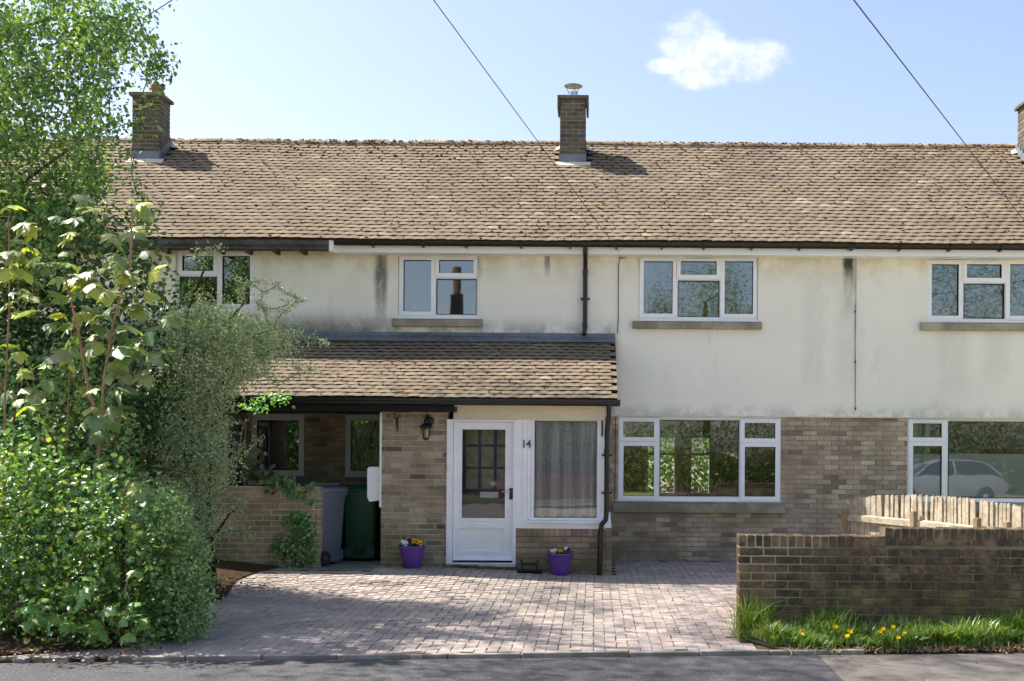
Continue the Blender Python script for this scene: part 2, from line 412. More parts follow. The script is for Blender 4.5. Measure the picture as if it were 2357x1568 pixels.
M['glass_lamp'] = glass_mat('lantern_glass', .05, (.8,.78,.66,1))
M['obscure'] = simple('obscure_glass', lin(156,148,126), .25, .6, .35, 14, 60, bump=.5)
def lace_mat():
    m = Mat('net_curtain'); X, Yc, Z = m.xyz()
    w = m.n('ShaderNodeTexWave', wave_type='RINGS', rings_direction='Y'); w.inputs['Scale'].default_value = 9; w.inputs['Distortion'].default_value = 6; w.inputs['Detail'].default_value = 1; w.inputs['Detail Scale'].default_value = 5
    m.l(m.pos(), w.inputs['Vector'])
    pat = m.rng(w.outputs['Fac'], .62, .8)
    fold = m.rng(m.noise(7, 2, .5, (1, .1, .03)), .42, .62)
    a = m.math('ADD', m.math('MULTIPLY', pat, .3), m.math('ADD', .5, m.math('MULTIPLY', fold, .45)), clamp=True)
    d = m.n('ShaderNodeBsdfDiffuse'); d.inputs[0].default_value = lin(236,238,240)
    tl = m.n('ShaderNodeBsdfTranslucent'); tl.inputs[0].default_value = lin(220,222,226)
    ad = m.n('ShaderNodeMixShader'); ad.inputs[0].default_value = .25; m.l(d.outputs[0], ad.inputs[1]); m.l(tl.outputs[0], ad.inputs[2])
    t = m.n('ShaderNodeBsdfTransparent')
    mx = m.n('ShaderNodeMixShader'); m.l(a, mx.inputs[0]); m.l(t.outputs[0], mx.inputs[1]); m.l(ad.outputs[0], mx.inputs[2])
    return m.done(mx)
M['lace'] = lace_mat()
def film_mat():
    m = Mat('dotted_privacy_film'); X, Yc, Z = m.xyz()
    s = 2*math.pi/.052
    dots = m.math('MULTIPLY', m.math('SINE', m.math('MULTIPLY', m.math('ADD', X, Z), s)), m.math('SINE', m.math('MULTIPLY', m.math('SUBTRACT', X, Z), s)))
    f = m.rng(dots, .1, .5, .95, .6)
    d = m.n('ShaderNodeBsdfDiffuse'); d.inputs[0].default_value = lin(214,224,226)
    t = m.n('ShaderNodeBsdfTransparent'); t.inputs[0].default_value = (.75,.8,.82,1)
    mx = m.n('ShaderNodeMixShader'); m.l(f, mx.inputs[0]); m.l(t.outputs[0], mx.inputs[1]); m.l(d.outputs[0], mx.inputs[2])
    return m.done(mx)
M['film'] = film_mat()
M['curtain'] = simple('grey_curtain', lin(176,178,176), .9, .1, .1)
def paver_mat():
    m = Mat('block_paver'); X, Yc, Z = m.xyz()
    grey = m.ramp(m.rnd(), [(0, lin(170,158,149)), (.3, lin(157,146,139)), (.6, lin(176,163,154)), (.85, lin(150,142,138)), (1, lin(184,170,157))])
    red = m.ramp(m.rnd(), [(0, lin(180,158,148)), (.35, lin(154,152,152)), (.6, lin(176,163,154)), (.8, lin(188,164,152)), (1, lin(148,146,146))])
    zone = m.rng(m.math('ADD', m.math('ADD', X, m.math('MULTIPLY', m.math('SUBTRACT', Yc, 10.0), -.5)), m.math('MULTIPLY', m.noise(1.2, 3), 1.2)), -.6, 1.6)
    c = m.mix(zone, grey, red); c = vary(m, c, .22, 1.3, 130)
    mo = m.rng(m.noise(3.2, 5, .7), .56, .72); c = m.mix(m.math('MULTIPLY', mo, .25), c, lin(104,108,84))
    return m.done(m.principled(c, .9, .2, m.bump(m.noise(190, 3, .7), .5, .004)))
M['paver'] = paver_mat()
def bed_mat():
    m = Mat('paving_joint_sand'); c = m.mix(m.rng(m.noise(2.3, 5, .65), .40, .58), lin(84,76,66), lin(82,96,44)); c = vary(m, c, .3, 6, 80)
    return m.done(m.principled(c, .97, .1, m.bump(m.noise(90, 4), .6, .01)))
M['bed'] = bed_mat()
def asphalt_mat():
    m = Mat('asphalt'); ag = m.n('ShaderNodeTexVoronoi'); ag.inputs['Scale'].default_value = 120; m.l(m.pos(), ag.inputs['Vector'])
    c = m.ramp(ag.outputs['Color'], [(0, lin(62,64,67)), (.6, lin(84,85,87)), (.9, lin(112,111,110)), (1, lin(136,134,130))])
    c = vary(m, c, .2, 1.1, 40)
    ru = m.rng(m.noise(1.8, 5, .65), .62, .74); c = m.mix(m.math('MULTIPLY', ru, .25), c, lin(120,88,66))
    return m.done(m.principled(c, .88, .25, m.bump(m.noise(160, 3, .7), .8, .008)))
M['asphalt'] = asphalt_mat()
def footpath_mat():
    m = Mat('worn_footpath'); c = m.ramp(m.noise(170, 3, .7), [(.3, lin(96,92,88)), (.55, lin(122,117,111)), (.8, lin(148,141,133))])
    c = vary(m, c, .18, 1.6, 30)
    vo = m.n('ShaderNodeTexVoronoi', feature='DISTANCE_TO_EDGE'); vo.inputs['Scale'].default_value = 2.2
    ad = m.n('ShaderNodeVectorMath', operation='ADD'); sc2 = m.n('ShaderNodeVectorMath', operation='SCALE'); sc2.inputs['Scale'].default_value = .35
    nn = m.n('ShaderNodeTexNoise'); nn.inputs['Scale'].default_value = 4; nn.inputs['Detail'].default_value = 4; m.l(m.pos(), nn.inputs['Vector']); m.l(nn.outputs['Color'], sc2.inputs[0])
    m.l(m.pos(), ad.inputs[0]); m.l(sc2.outputs[0], ad.inputs[1]); m.l(ad.outputs[0], vo.inputs['Vector'])
    cr = m.math('MULTIPLY', m.rng(vo.outputs['Distance'], .004, .02, 1, 0), m.rng(m.noise(1.3, 3), .42, .6))
    c = m.mix(m.math('MULTIPLY', cr, .8), c, lin(70,60,50))
    pa = m.rng(m.noise(1.1, 5, .7, (1, 2.4, 1)), .5, .62); c = m.mix(m.math('MULTIPLY', pa, .55), c, lin(92,90,90))
    return m.done(m.principled(c, .92, .2, m.bump(m.noise(150, 3, .7), .7, .006)))
M['footpath'] = footpath_mat()
M['roadpale'] = simple('pale_bounce_road', lin(196,188,176), .92, .2, .12, .8, 60)  # unseen road, paled to bounce sunlight onto the facade
def soil_mat():
    m = Mat('soil_and_litter'); c = m.ramp(m.noise(28, 6, .75), [(.3, lin(44,36,29)), (.55, lin(78,64,50)), (.75, lin(112,92,70))])
    return m.done(m.principled(c, .98, .05, m.bump(m.noise(40, 6, .75), 1.0, .03)))
M['soil'] = soil_mat()
M['kerb'] = brick_mat('concrete_edging', [(0, lin(176,170,156)), (1, lin(160,152,140))], lin(110,104,92), .6)
def ground_mat():
    m = Mat('pale_bounce_ground'); c = m.ramp(m.noise(3, 6, .7), [(.3, lin(150,142,118)), (.55, lin(172,162,138)), (.8, lin(190,180,156))])  # ground paled to bounce sunlight onto the facade
    return m.done(m.principled(c, .98, .05, m.bump(m.noise(30, 5), .8, .03)))
M['ground'] = ground_mat()
M['lawn'] = simple('short_lawn', lin(132,138,84), .98, .05, .3, 3, 60, bump=.6)
# ================================================================ ground
def sheet(name, pts, z, m, kind='structure', label=None):
    b = MB(); b.add([(x, y, z) for x, y in pts], [tuple(range(len(pts)))]); o = b.build(name, m); o['kind'] = kind
    if label: o['label'] = label
    return o
sheet('ground', [(-600, -600), (600, -600), (600, 600), (-600, 600)], -.05, M['ground'])
EDGE = lambda x: 9.66 + .095 * x + .012 * math.sin(x * 1.7)       # front edge of the drive, away from camera to the right
b = MB()
xs = [-16 + i * .5 for i in range(65)]
b.add([(x * 3, -9.5, -.034) for x in xs] + [(x * 3, 9.0 + .095 * 3 * x, -.034) if False else (x * 3, 7.2, -.034) for x in xs], [(i, i+1, 65+i+1, 65+i) for i in range(64)])
road = b.build('road', M['roadpale']); road['kind'] = 'structure'
b = MB(); b.add([(x, 6.6, -.03) for x in xs] + [(x, EDGE(x) - .06, -.03) for x in xs], [(i, i+1, 65+i+1, 65+i) for i in range(64)])
o = b.build('pavement', M['asphalt']); o['kind'] = 'structure'
sheet('added_far_verge', [(-60, -12), (60, -12), (60, -5.2), (-60, -5.2)], -.026, M['lawn'])  # unseen strip added to darken what the door glass mirrors
# worn paler footpath patch on the right, along the verge
p0, p1 = W(1883, 1500, 9.75), W(1945, 1568, 8.46)
b = MB(); fx = [p0.x + i * .25 for i in range(60)]
b.add([(x + (p1.x - p0.x) * 1.5, 6.3, -.024) if i == 0 else (x + .2, 6.3, -.024) for i, x in enumerate(fx)] + [(x, EDGE(x) - .1, -.024) for x in fx],
      [(i, i+1, 60+i+1, 60+i) for i in range(59)])
o = b.build('footpath', M['footpath']); o['kind'] = 'structure'

# paved drive
DX0 = lambda y: -4.75 if y < 12 else -4.75 - (y - 12) * .1
b = MB(); nx, ny = 40, 36
vs, fs = [], []
for j in range(ny + 1):
    for i in range(nx + 1):
        x = -7.0 + i * (11.2 / nx); y0 = EDGE(x); y = y0 + (17.75 - y0) * j / ny
        vs.append((x, y, gz(x, y) - .012))
for j in range(ny):
    for i in range(nx): q = j * (nx + 1) + i; fs.append((q, q+1, q+nx+2, q+nx+1))
b.add(vs, fs)
drive = b.build('driveway', M['bed']); drive['kind'] = 'structure'; drive['label'] = 'block paved driveway in front of the house'
PINV[drive.name] = Matrix.Identity(4)
WALLX = W(1701, 1350, 10.46).x
def paved(x, y):
    if y < EDGE(x) + .03 or y > 17.64: return False
    if y < 10.75 and x > WALLX - .02 + max(0, (10.4 - y)) * .33: return False
    if x > 3.75 or x < DX0(y): return False
    if y > 15.62 and -2.95 < x < .26: return False
    if y > 15.0 and x < -2.95: return False
    return True
pav = []
U = .1005
for i in range(-60, 50):
    for j in range(80, 190):
        k = (i - j) % 4                       # 90 degree herringbone
        if k == 0: cx, cy, rot = (i + 1) * U, (j + .5) * U, 0
        elif k == 3: cx, cy, rot = (i + .5) * U, (j + 1) * U, 1
        else: continue
        if paved(cx, cy): pav.append((cx, cy, rot))
pav.sort(key=lambda p: p[1])
pm = [MB().cbox(-.0975, .0975, -.0475, .0475, -.05, 0, .004).mesh('paver', M['paver'])]
vis = [p for p in pav if -4.6 < p[0] < 2.2]
ind = set(id(p) for p in vis[:300])
rest = MB()
for p in pav:
    cx, cy, rot = p; z = gz(cx, cy) + rng.gauss(0, .0018)
    e = Euler((rng.gauss(0, .009), rng.gauss(0, .009), rot * math.pi / 2 + rng.gauss(0, .012)))
    c = Vector((cx + rng.gauss(0, .0015), cy + rng.gauss(0, .0015), z))
    if id(p) in ind: place(pm[0], 'paver', c, drive, e)
    else:
        rest.cbox(-.0975, .0975, -.0475, .0475, -.04, 0, .004, rng.random(), Matrix.Translation(c) @ e.to_matrix().to_4x4())
o = rest.build('paver_field', M['paver'], drive); o['kind'] = 'stuff'
# concrete slab under the bins, soil on the left, edging strip
b = MB(); vs = [(x, y, gz(x, y) + .004) for y in (14.98, 16, 17.7) for x in (-5.4, -4.4, -3.6, -2.9)]
b.add(vs, [(r*4+c, r*4+c+1, r*4+c+5, r*4+c+4) for r in range(2) for c in range(3)])
o = b.build('concrete_pad', simple('bin_store_concrete', lin(140,136,130), .95, .1, .25, 1.2, 60)); o['kind'] = 'structure'
b = MB(); n = 36; vs = []
for j in range(n + 1):
    y = 8.95 + j * (15.6 - 8.95) / n
    right = (-4.25 + .12 * math.sin(y * 2.1)) if y > 9.75 else -3.75 - (9.75 - y) * 2.2
    for i in range(13):
        t = i / 12; x = -16 + (right + 16) * t
        vs.append((x, y, gz(x, y) + .016 + (.07 + .05 * math.sin(x * 3 + y * 2)) * min(1, (1 - t) * 14) * min(1, j / 4)))
b.add(vs, [(j*13+i, j*13+i+1, (j+1)*13+i+1, (j+1)*13+i) for j in range(n) for i in range(12)])
o = b.build('soil_bed', M['soil'], None, True); o['kind'] = 'structure'
x = -3.9; kerb = thing('concrete_edging', 'thin pale concrete edging strip between the drive and the road', 'kerb', (-1, EDGE(-1), 0)); kerb['kind'] = 'structure'; del kerb['category']
while x < 2.3:
    l = min(rng.choice((.9, .92, .6)), 2.32 - x)
    a = math.atan2(EDGE(x + l) - EDGE(x), l)
    mb = MB().cbox(0, l - .008, -.055, 0, -.12, .008 + rng.gauss(0, .003), .006, rng.random(), Matrix.Translation((x, EDGE(x), 0)) @ Matrix.Rotation(a, 4, 'Z'))
    mb.build('edging_block', M['kerb'], kerb); x += l
mb = MB().cbox(0, .95, -.05, 0, -.1, .012, .006, .4, Matrix.Translation((WALLX + .33, EDGE(1.6), 0)) @ Matrix.Rotation(R(113), 4, 'Z')); mb.build('edging_block', M['kerb'], kerb)
b = MB(); vs = []; n = 24
for i in range(n + 1):
    x = WALLX - .02 + i * (12 - WALLX) / n
    vs += [(x + (.42 if i == 0 else 0), EDGE(x) - .07, -.036), (x + (.2 if i == 0 else 0), EDGE(x) + .35, .05), (x, 10.7, .05)]
b.add(vs, [(i*3+k, i*3+3+k, i*3+4+k, i*3+1+k) for i in range(n) for k in range(2)])
o = b.build('verge_soil', M['soil']); o['kind'] = 'structure'
sheet('front_lawn', [(WALLX + .1, 10.72), (9, 10.72), (9, 17.75), (3.75, 17.75), (3.75, 10.9)], .006, M['lawn'])

# ================================================================ the house
YW, YP = 17.7, 15.65
house = thing('terraced_house', 'cream rendered brick terraced house with brown tiled roof, porch and chimneys', 'house', (0, YW, 0))
PARTS = {}
def part(name, parent=house, label=None):
    """an Empty part that carries sub-parts"""
    o = bpy.data.objects.new(name, None); lnk(o, parent); o.empty_display_size = .05
    if label: o['label'] = label
    return o
def sub(parent):
    PINV[parent.name] = Matrix.Identity(4); return parent
def slab(mb, x0, x1, z0, z1, y0, y1, holes, r=0.0):
    xs = sorted({x0, x1, *[min(max(h[i], x0), x1) for h in holes for i in (0, 1)]})
    for a, c in zip(xs[:-1], xs[1:]):
        if c - a < 1e-5: continue
        cuts = sorted((max(z0, h[2]), min(z1, h[3])) for h in holes if h[0] < (a+c)/2 < h[1] and h[3] > z0 and h[2] < z1)
        z = z0
        for h0, h1 in cuts:
            if h0 > z + 1e-5: mb.box(a, c, y0, y1, z, h0, r)
            z = max(z, h1)
        if z < z1 - 1e-5: mb.box(a, c, y0, y1, z, z1, r)
    return mb
def courses(a0, a1, z0, z1, holes, shift=0.0, L=.215, H=.065, J=.010):
    out = []; k = 0; z = z0
    while z < z1 - .012:
        zt = min(z + H, z1); s = a0 - (L + J) * (.5 if k % 2 else 0) - shift - rng.random() * .01
        while s < a1:
            lo, hi = max(s, a0), min(s + L, a1); segs = [(lo, hi)] if hi > lo else []
            for h in holes:
                if h[3] > z + .01 and h[2] < zt - .01:
                    n2 = []
                    for p, q in segs:
                        if h[1] <= p or h[0] >= q: n2.append((p, q)); continue
                        if h[0] > p: n2.append((p, h[0]))
                        if h[1] < q: n2.append((h[1], q))
                    segs = n2
            out += [(p, q, z, zt) for p, q in segs if q - p > .025]
            s += L + J
        z += H + J; k += 1
    return out
BRICKC = {}
def brick_mesh(l, h, m, d=.06, cham=.0035):
    key = (round(l / .0075), round(h / .004), m.name, d, cham)
    if key not in BRICKC:
        l, h = key[0] * .0075 , key[1] * .004
        BRICKC[key] = MB().cbox(-l/2, l/2, 0, d, -h/2, h/2, cham).mesh('brick', m)
    return BRICKC[key]
def lay(bricks, yface, m, parent, single, joined, axis='-y', proud=.0016, name='brick'):
    """single: how many as objects of their own; the others go into `joined`"""
    for i, (p, q, z0, z1) in enumerate(bricks):
        off = rng.gauss(0, proud)
        if axis == '-y': loc = Vector(((p+q)/2, yface + off, (z0+z1)/2)); rot = Euler((0, 0, rng.gauss(0, .004)))
        elif axis == '+x': loc = Vector((yface + off, (p+q)/2, (z0+z1)/2)); rot = Euler((0, 0, math.pi/2))
        else: loc = Vector((yface + off, (p+q)/2, (z0+z1)/2)); rot = Euler((0, 0, -math.pi/2))
        if i < single: place(brick_mesh(q - p, z1 - z0, m), name, loc, parent, rot)
        else:
            joined.box(-(q-p)/2, (q-p)/2, 0, .06, -(z1-z0)/2, (z1-z0)/2, rng.random(), Matrix.Translation(loc) @ rot.to_matrix().to_4x4())

# ---- window specs, pixels of the 2357-wide view: outer rect, cells (rect, kind), sill rect
YF = 17.71
WIN = [
 ('upper', (406, 587, 578, 716), [((412, 500, 582, 632), 'o'), ((412, 500, 636, 706), 'f'), ((504, 584, 582, 708), 'o')], None, 'white upper window half hidden by the arching shrub'),
 ('upper', (917, 1102, 588, 733), [((921, 1000, 591, 725), 'o'), ((1003, 1098, 591, 637), 'o'), ((1003, 1098, 641, 726), 'f')], (902, 1110, 733, 751), 'white upper window reflecting a dark pole'),
 ('upper', (1470, 1744, 590, 739), [((1474, 1556, 594, 730), 'o'), ((1559, 1657, 594, 641), 'o'), ((1559, 1657, 645, 731), 'f'), ((1660, 1741, 594, 731), 'o')], (1456, 1754, 739, 757), None),
 ('upper', (2133, 2408, 598, 742), [((2136, 2214, 601, 735), 'o'), ((2217, 2313, 601, 648), 'o'), ((2217, 2313, 652, 735), 'f'), ((2316, 2404, 601, 735), 'o')], (2120, 2420, 742, 761), None),
 ('lower', (1422, 1797, 959, 1157), [((1427, 1513, 963, 1014), 'o'), ((1427, 1513, 1019, 1149), 'o'), ((1517, 1702, 966, 1144), 'f'), ((1706, 1792, 966, 1017), 'o'), ((1706, 1792, 1021, 1151), 'o')], (1412, 1807, 1157, 1180), 'wide white living room window'),
 ('lower', (2088, 2466, 962, 1158), [((2093, 2175, 967, 1015), 'o'), ((2093, 2175, 1019, 1150), 'o'), ((2181, 2370, 969, 1148), 'f'), ((2375, 2461, 967, 1015), 'o'), ((2375, 2461, 1019, 1150), 'o')], (2078, 2476, 1158, 1180), 'white window with dotted privacy film on its lower half'),
 ('recess', (578, 700, 954, 1096), [((584, 696, 960, 1090), 'o')], None, None),
 ('recess', (795, 905, 955, 1099), [((800, 900, 961, 1092), 'o')], None, None),
]
holes_u, holes_l = [], []
for kind, rc, cells, sill, lab in WIN:
    h = WR(*rc, YF)
    (holes_u if kind == 'upper' else holes_l).append(h)
ZB = W(1900, 960, YW).z                                     # brick below, render above
# render
mb = slab(MB(), -11.2, 8.6, ZB, 4.80, 17.662, 17.95, holes_u); rend = mb.build('render_wall', M['render'], house)
mb = MB(); mb.box(-11.2, 8.6, 17.655, 17.668, ZB - .012, ZB + .006); mb.build('drip_bead', M['cream'], house)
# brick storey
mb = slab(MB(), -11.2, 8.6, 0, ZB, 17.709, 17.95, holes_l)
wall = mb.build('brick_wall', M['mortar'], house); sub(wall)
porch_holes = [(-2.95, .24, 0, 2.3)]
bl = courses(-8.5, 8.5, .0, ZB - .012, holes_l + porch_holes)
bl.sort(key=lambda t: abs((t[0]+t[1])/2 - 2.3) + abs((t[2]+t[3])/2 - 1.1) * .2)
nb_house = 150
jo = MB(); lay(bl, 17.7, M['brick'], wall, nb_house, jo)
o = jo.build('brick_field', M['brick'], wall); o['kind'] = 'stuff'
# gable ends, floors, rear wall with two windows, partitions
rear = [(1.02, 1.68, .78, 2.02), (1.91, 2.39, .78, 2.02), (-2, -1, 3.1, 4.2)]
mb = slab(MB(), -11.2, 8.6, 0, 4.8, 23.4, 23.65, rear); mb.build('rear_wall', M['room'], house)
mb = MB()
for x in (-11.2, 8.4): mb.box(x, x + .2, 17.95, 23.4, 0, 4.8)
mb.build('end_wall', M['brick'], house)
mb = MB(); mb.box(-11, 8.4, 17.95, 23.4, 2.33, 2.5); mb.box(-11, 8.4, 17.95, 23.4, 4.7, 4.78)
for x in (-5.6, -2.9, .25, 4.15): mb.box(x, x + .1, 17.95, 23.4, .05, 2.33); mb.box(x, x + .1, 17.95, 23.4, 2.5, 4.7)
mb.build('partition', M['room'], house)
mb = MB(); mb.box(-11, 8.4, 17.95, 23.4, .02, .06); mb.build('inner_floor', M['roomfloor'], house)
mb = MB()
for x0, x1, z0, z1 in rear[:2]:
    h = [(x0 + .06, x1 - .06, z0 + .06, z1 - .42), (x0 + .06, x1 - .06, z1 - .37, z1 - .06)]
    slab(mb, x0 + .004, x1 - .004, z0 + .004, z1 - .004, 23.45, 23.52, h)
mb.build('rear_window_frame', M['upvc'], house)

def window(rc, cells, sill, Yf, label=None, parent=house, name='window', m=None, vents=True, glass=None):
    m = m or M['upvc']; X0, X1, Z0, Z1 = WR(*rc, Yf)
    w = part(name, parent, label); sub(w)
    hs = [WR(*c, Yf) for c, k in cells]
    slab(MB(), X0 + .002, X1 - .002, Z0 + .002, Z1 - .002, Yf, Yf + .07, hs).build('frame', m, w)
    mb = MB(); mb.box(X0 - .01, X1 + .01, Yf - .022, Yf + .02, Z0 + .001, Z0 + .028); mb.build('frame_sill', m, w)
    for (c, k), h in zip(cells, hs):
        x0, x1, z0, z1 = h
        if k == 'o':
            i = .052; slab(MB(), x0 - .012, x1 + .012, z0 - .012, z1 + .012, Yf - .018, Yf + .04, [(x0 + i, x1 - i, z0 + i, z1 - i)]).build('sash', m, w)
        else:
            i = .012; slab(MB(), x0 + .001, x1 - .001, z0 + .001, z1 - .001, Yf + .012, Yf + .06, [(x0 + i, x1 - i, z0 + i, z1 - i)]).build('glazing_bead', m, w)
        g = i - .002; sl = i + .006
        slab(MB(), x0 + g, x1 - g, z0 + g, z1 - g, Yf + .002, Yf + .03, [(x0 + sl, x1 - sl, z0 + sl, z1 - sl)]).build('gasket', M['seal'], w)
        MB().box(x0 + g, x1 - g, Yf + .031, Yf + .037, z0 + g, z1 - g).build('pane', glass or M['glass'], w)
        if k == 'o' and (z1 - z0) < .42 and vents:
            mb = MB(); mb.cbox(x0 + (x1-x0)*.22, x1 - (x1-x0)*.22, Yf - .034, Yf - .018, z1 - .037, z1 - .012, .005); mb.build('trickle_vent', m, w)
    if sill:
        sx0, sx1, sz0, sz1 = WR(*sill, Yf - .12)
        rg = []
        for x in (sx0, sx1): rg.append([(x, Yf - .135, sz0), (x, Yf - .135, sz1 - .022), (x, Yf + .0, sz1 + .016), (x, Yf + .0, sz0)])
        MB().ring_loft(rg).build('sill', M['stone'], w)
    return w
WS = [window(rc, cells, sill, YF, lab, glass=glass_mat('film_window_glass', .05, (.95,.96,.97,1)) if (lab and 'film' in lab) else None) for kind, rc, cells, sill, lab in WIN]
# privacy film and curtain in the neighbour's window
x0, x1, z0, z1 = WR(2185, 2366, 1045, 1144, YF)
mb = MB(); mb.box(x0, x1, YF + .042, YF + .044, z0, z1)
x0, x1, z0, z1 = WR(2100, 2168, 1045, 1144, YF); mb.box(x0, x1, YF + .042, YF + .044, z0, z1)
mb.build('privacy_film', M['film'], WS[5])
def curtain(x0, x1, z0, z1, y, m, parent, waves, amp=.02, name='curtain'):
    n = int(waves * 8); rows = 14; vs = []
    for k in range(rows + 1):
        t = k / rows; z = z1 + (z0 - z1) * t
        for i in range(n + 1):
            u = i / n; a = 2*math.pi*waves*u + math.sin(5*u + 2*t) * .9
            vs.append((x0 + (x1-x0)*u + .006*math.sin(7*t + 9*u), y + amp * math.sin(a) * (1 + .6*math.sin(3.1*u*waves)), z + .008*math.sin(a*.5) * t))
    b = MB(); b.add(vs, [(k*(n+1)+i, k*(n+1)+i+1, (k+1)*(n+1)+i+1, (k+1)*(n+1)+i) for k in range(rows) for i in range(n)])
    return b.build(name, m, parent, 'all')
x0, x1, z0, z1 = WR(2096, 2140, 960, 1120, 17.9); curtain(x0, x1, z0 - .5, z1, 17.9, M['curtain'], WS[5], 4, .03)
x0, x1, z0, z1 = WR(1478, 1500, 594, 735, 18.1); curtain(x0, x1, z0, z1, 18.1, M['curtain'], WS[2], 3, .03)
MB().box(*WR(2285, 2310, 722, 737, YF)[:2], 17.80, 17.802, *WR(2285, 2310, 722, 737, YF)[2:]).build('window_card', M['upvc'], WS[3])

# ---- main roof
E0, SL = Vector((0, 17.25, 4.815)), .675
th = math.atan(SL); ct, st = math.cos(th), math.sin(th)
YR = 20.8; ZR = E0.z + (YR - E0.y) * SL; LEN = (YR - E0.y) / ct
mb = MB()
def xprism(mb, pts, x0, x1, r=0.0): return mb.ring_loft([[(x0, y, z) for y, z in pts], [(x1, y, z) for y, z in pts]], True, r)
xprism(mb, [(17.30, E0.z - .06), (17.30, E0.z + .012), (YR, ZR - .02), (24.3, E0.z + .012), (24.3, E0.z - .06), (YR, ZR - .12)], -11.4, 8.8)
roof = mb.build('main_roof', M['tile_under'], house); sub(roof)
mb = MB(); xprism(mb, [(17.42, 4.70), (17.42, E0.z - .075), (17.7, E0.z + .02), (YR, ZR - .14), (23.9, E0.z + .02), (24.2, 4.70)], -11.38, -11.2); xprism(mb, [(17.42, 4.70), (17.42, E0.z - .075), (17.7, E0.z + .02), (YR, ZR - .14), (23.9, E0.z + .02), (24.2, 4.70)], 8.6, 8.78)
mb.build('gable', M['brick'], house)
TW, TG = .166, .137
def tile_matrix(x, s, base, cth, sth, sag):
    tail = base + Vector((0, cth, sth)) * s
    t = Vector((0, cth, sth)); n = Vector((0, -sth, cth))
    tilt = .10; t2 = (t - n * tilt).normalized(); n2 = (n + t * tilt).normalized()
    Mx = Matrix(((1, t2.x, n2.x, 0), (0, t2.y, n2.y, 0), (0, t2.z, n2.z, 0), (0, 0, 0, 1)))
    p = tail + n * (.046 + sag) + t * rng.gauss(0, .006) + Vector((x, 0, 0))
    return Matrix.Translation(p) @ Mx @ Euler((rng.gauss(0, .008), rng.gauss(0, .012), rng.gauss(0, .008))).to_matrix().to_4x4()
def tile_shape():
    b = MB(); w = TW/2 - .0015; L = .21; th_ = .036; c = .006
    vs = []
    for z in (0, -th_):
        for y, dz in ((0, -.003), (L, 0)):
            vs += [(-w, y, z + dz - c), (0, y, z + dz), (w, y, z + dz - c)]
    fs = [(0,1,4,3), (1,2,5,4), (9,10,7,6), (10,11,8,7), (6,7,1,0), (7,8,2,1), (0,3,9,6), (2,8,11,5), (3,4,10,9), (4,5,11,10)]
    b.add(vs, fs); return b
TS = tile_shape(); tile_me = TS.mesh('tile', M['tile'])
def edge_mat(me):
    """tail edges of every tile (10 faces each) carry the mossy edge colour, darkened for course shadow"""
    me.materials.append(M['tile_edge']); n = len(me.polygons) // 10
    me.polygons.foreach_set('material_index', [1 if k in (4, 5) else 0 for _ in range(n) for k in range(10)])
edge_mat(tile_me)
tv0 = np.array(TS.v); TF = TS.f
def add_tile(mb, Mx, r):
    A = np.array(Mx); V = tv0 @ A[:3, :3].T + A[:3, 3]
    mb.add([tuple(v) for v in V], TF, r)
chim = []   # footprints: x0, x1, y0, y1
def chimney_spec(xl, xr, y_base):
    Yc = 19.95
    return W(xl, 300, Yc).x, W(xr, 300, Yc).x, Yc, Yc + .5
CH = [chimney_spec(304, 367, 0), chimney_spec(1289, 1348, 0), None]
xr0 = W(2342.4, 300, 20.45).x; CH[2] = (xr0, xr0 + .46, 19.95, 20.45)
sagf = lambda x, s: .010 * math.sin(x * .9 + s * .5) + .004 * math.sin(x * 2.3 - s * .8)
big = MB(); edge_pts = []
ncourse = int(LEN / TG)
for k in range(ncourse):
    s = k * TG + .0; off = (TW / 2 if k % 2 else 0) + rng.gauss(0, .006)
    for i in range(-70, 53):
        x = i * TW + off
        y = E0.y + s * ct
        if any(c[0] - .05 < x < c[1] + .05 and c[2] - .16 < y < c[3] + .02 for c in CH): continue
        if x < -11.3: continue
        Mx = tile_matrix(x, s, E0, ct, st, sagf(x, s)); add_tile(big, Mx, rng.random())
        edge_pts.append((Mx, k / ncourse))
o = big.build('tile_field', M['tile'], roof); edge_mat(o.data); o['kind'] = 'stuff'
# back slope: plain sheet of joined tiles is out of view; ridge tiles
b = MB(); rr = .125; seg = 8; L = .45
ra, rb = [], []
for k in range(seg + 1):
    a = math.pi * (k / seg) * .86 + math.pi * .07
    ra.append((rr * math.cos(a), rr * math.sin(a) * .85)); rb.append(((rr - .016) * math.cos(a), (rr - .016) * math.sin(a) * .85))
prof = ra + rb[::-1]
b.ring_loft([[(0, y, z) for y, z in prof], [(L, y * 1.0, z * 1.0) for y, z in prof]])
ridge_me = b.mesh('ridge_tile', M['ridge'], False)
x = -11.3
while x < 8.4:
    if not any(c[0] - .42 < x < c[1] - .02 for c in ()):
        place(ridge_me, 'ridge_tile', Vector((x, YR, ZR - .045 + sagf(x, LEN) + rng.gauss(0, .005))), roof, Euler((0, rng.gauss(0, .008), rng.gauss(0, .006))))
    x += .452
mb = MB(); mb.box(-11.3, 8.5, YR - .10, YR + .1, ZR - .10, ZR + .0); mb.build('ridge_bedding', M['mortar_dark'], roof)

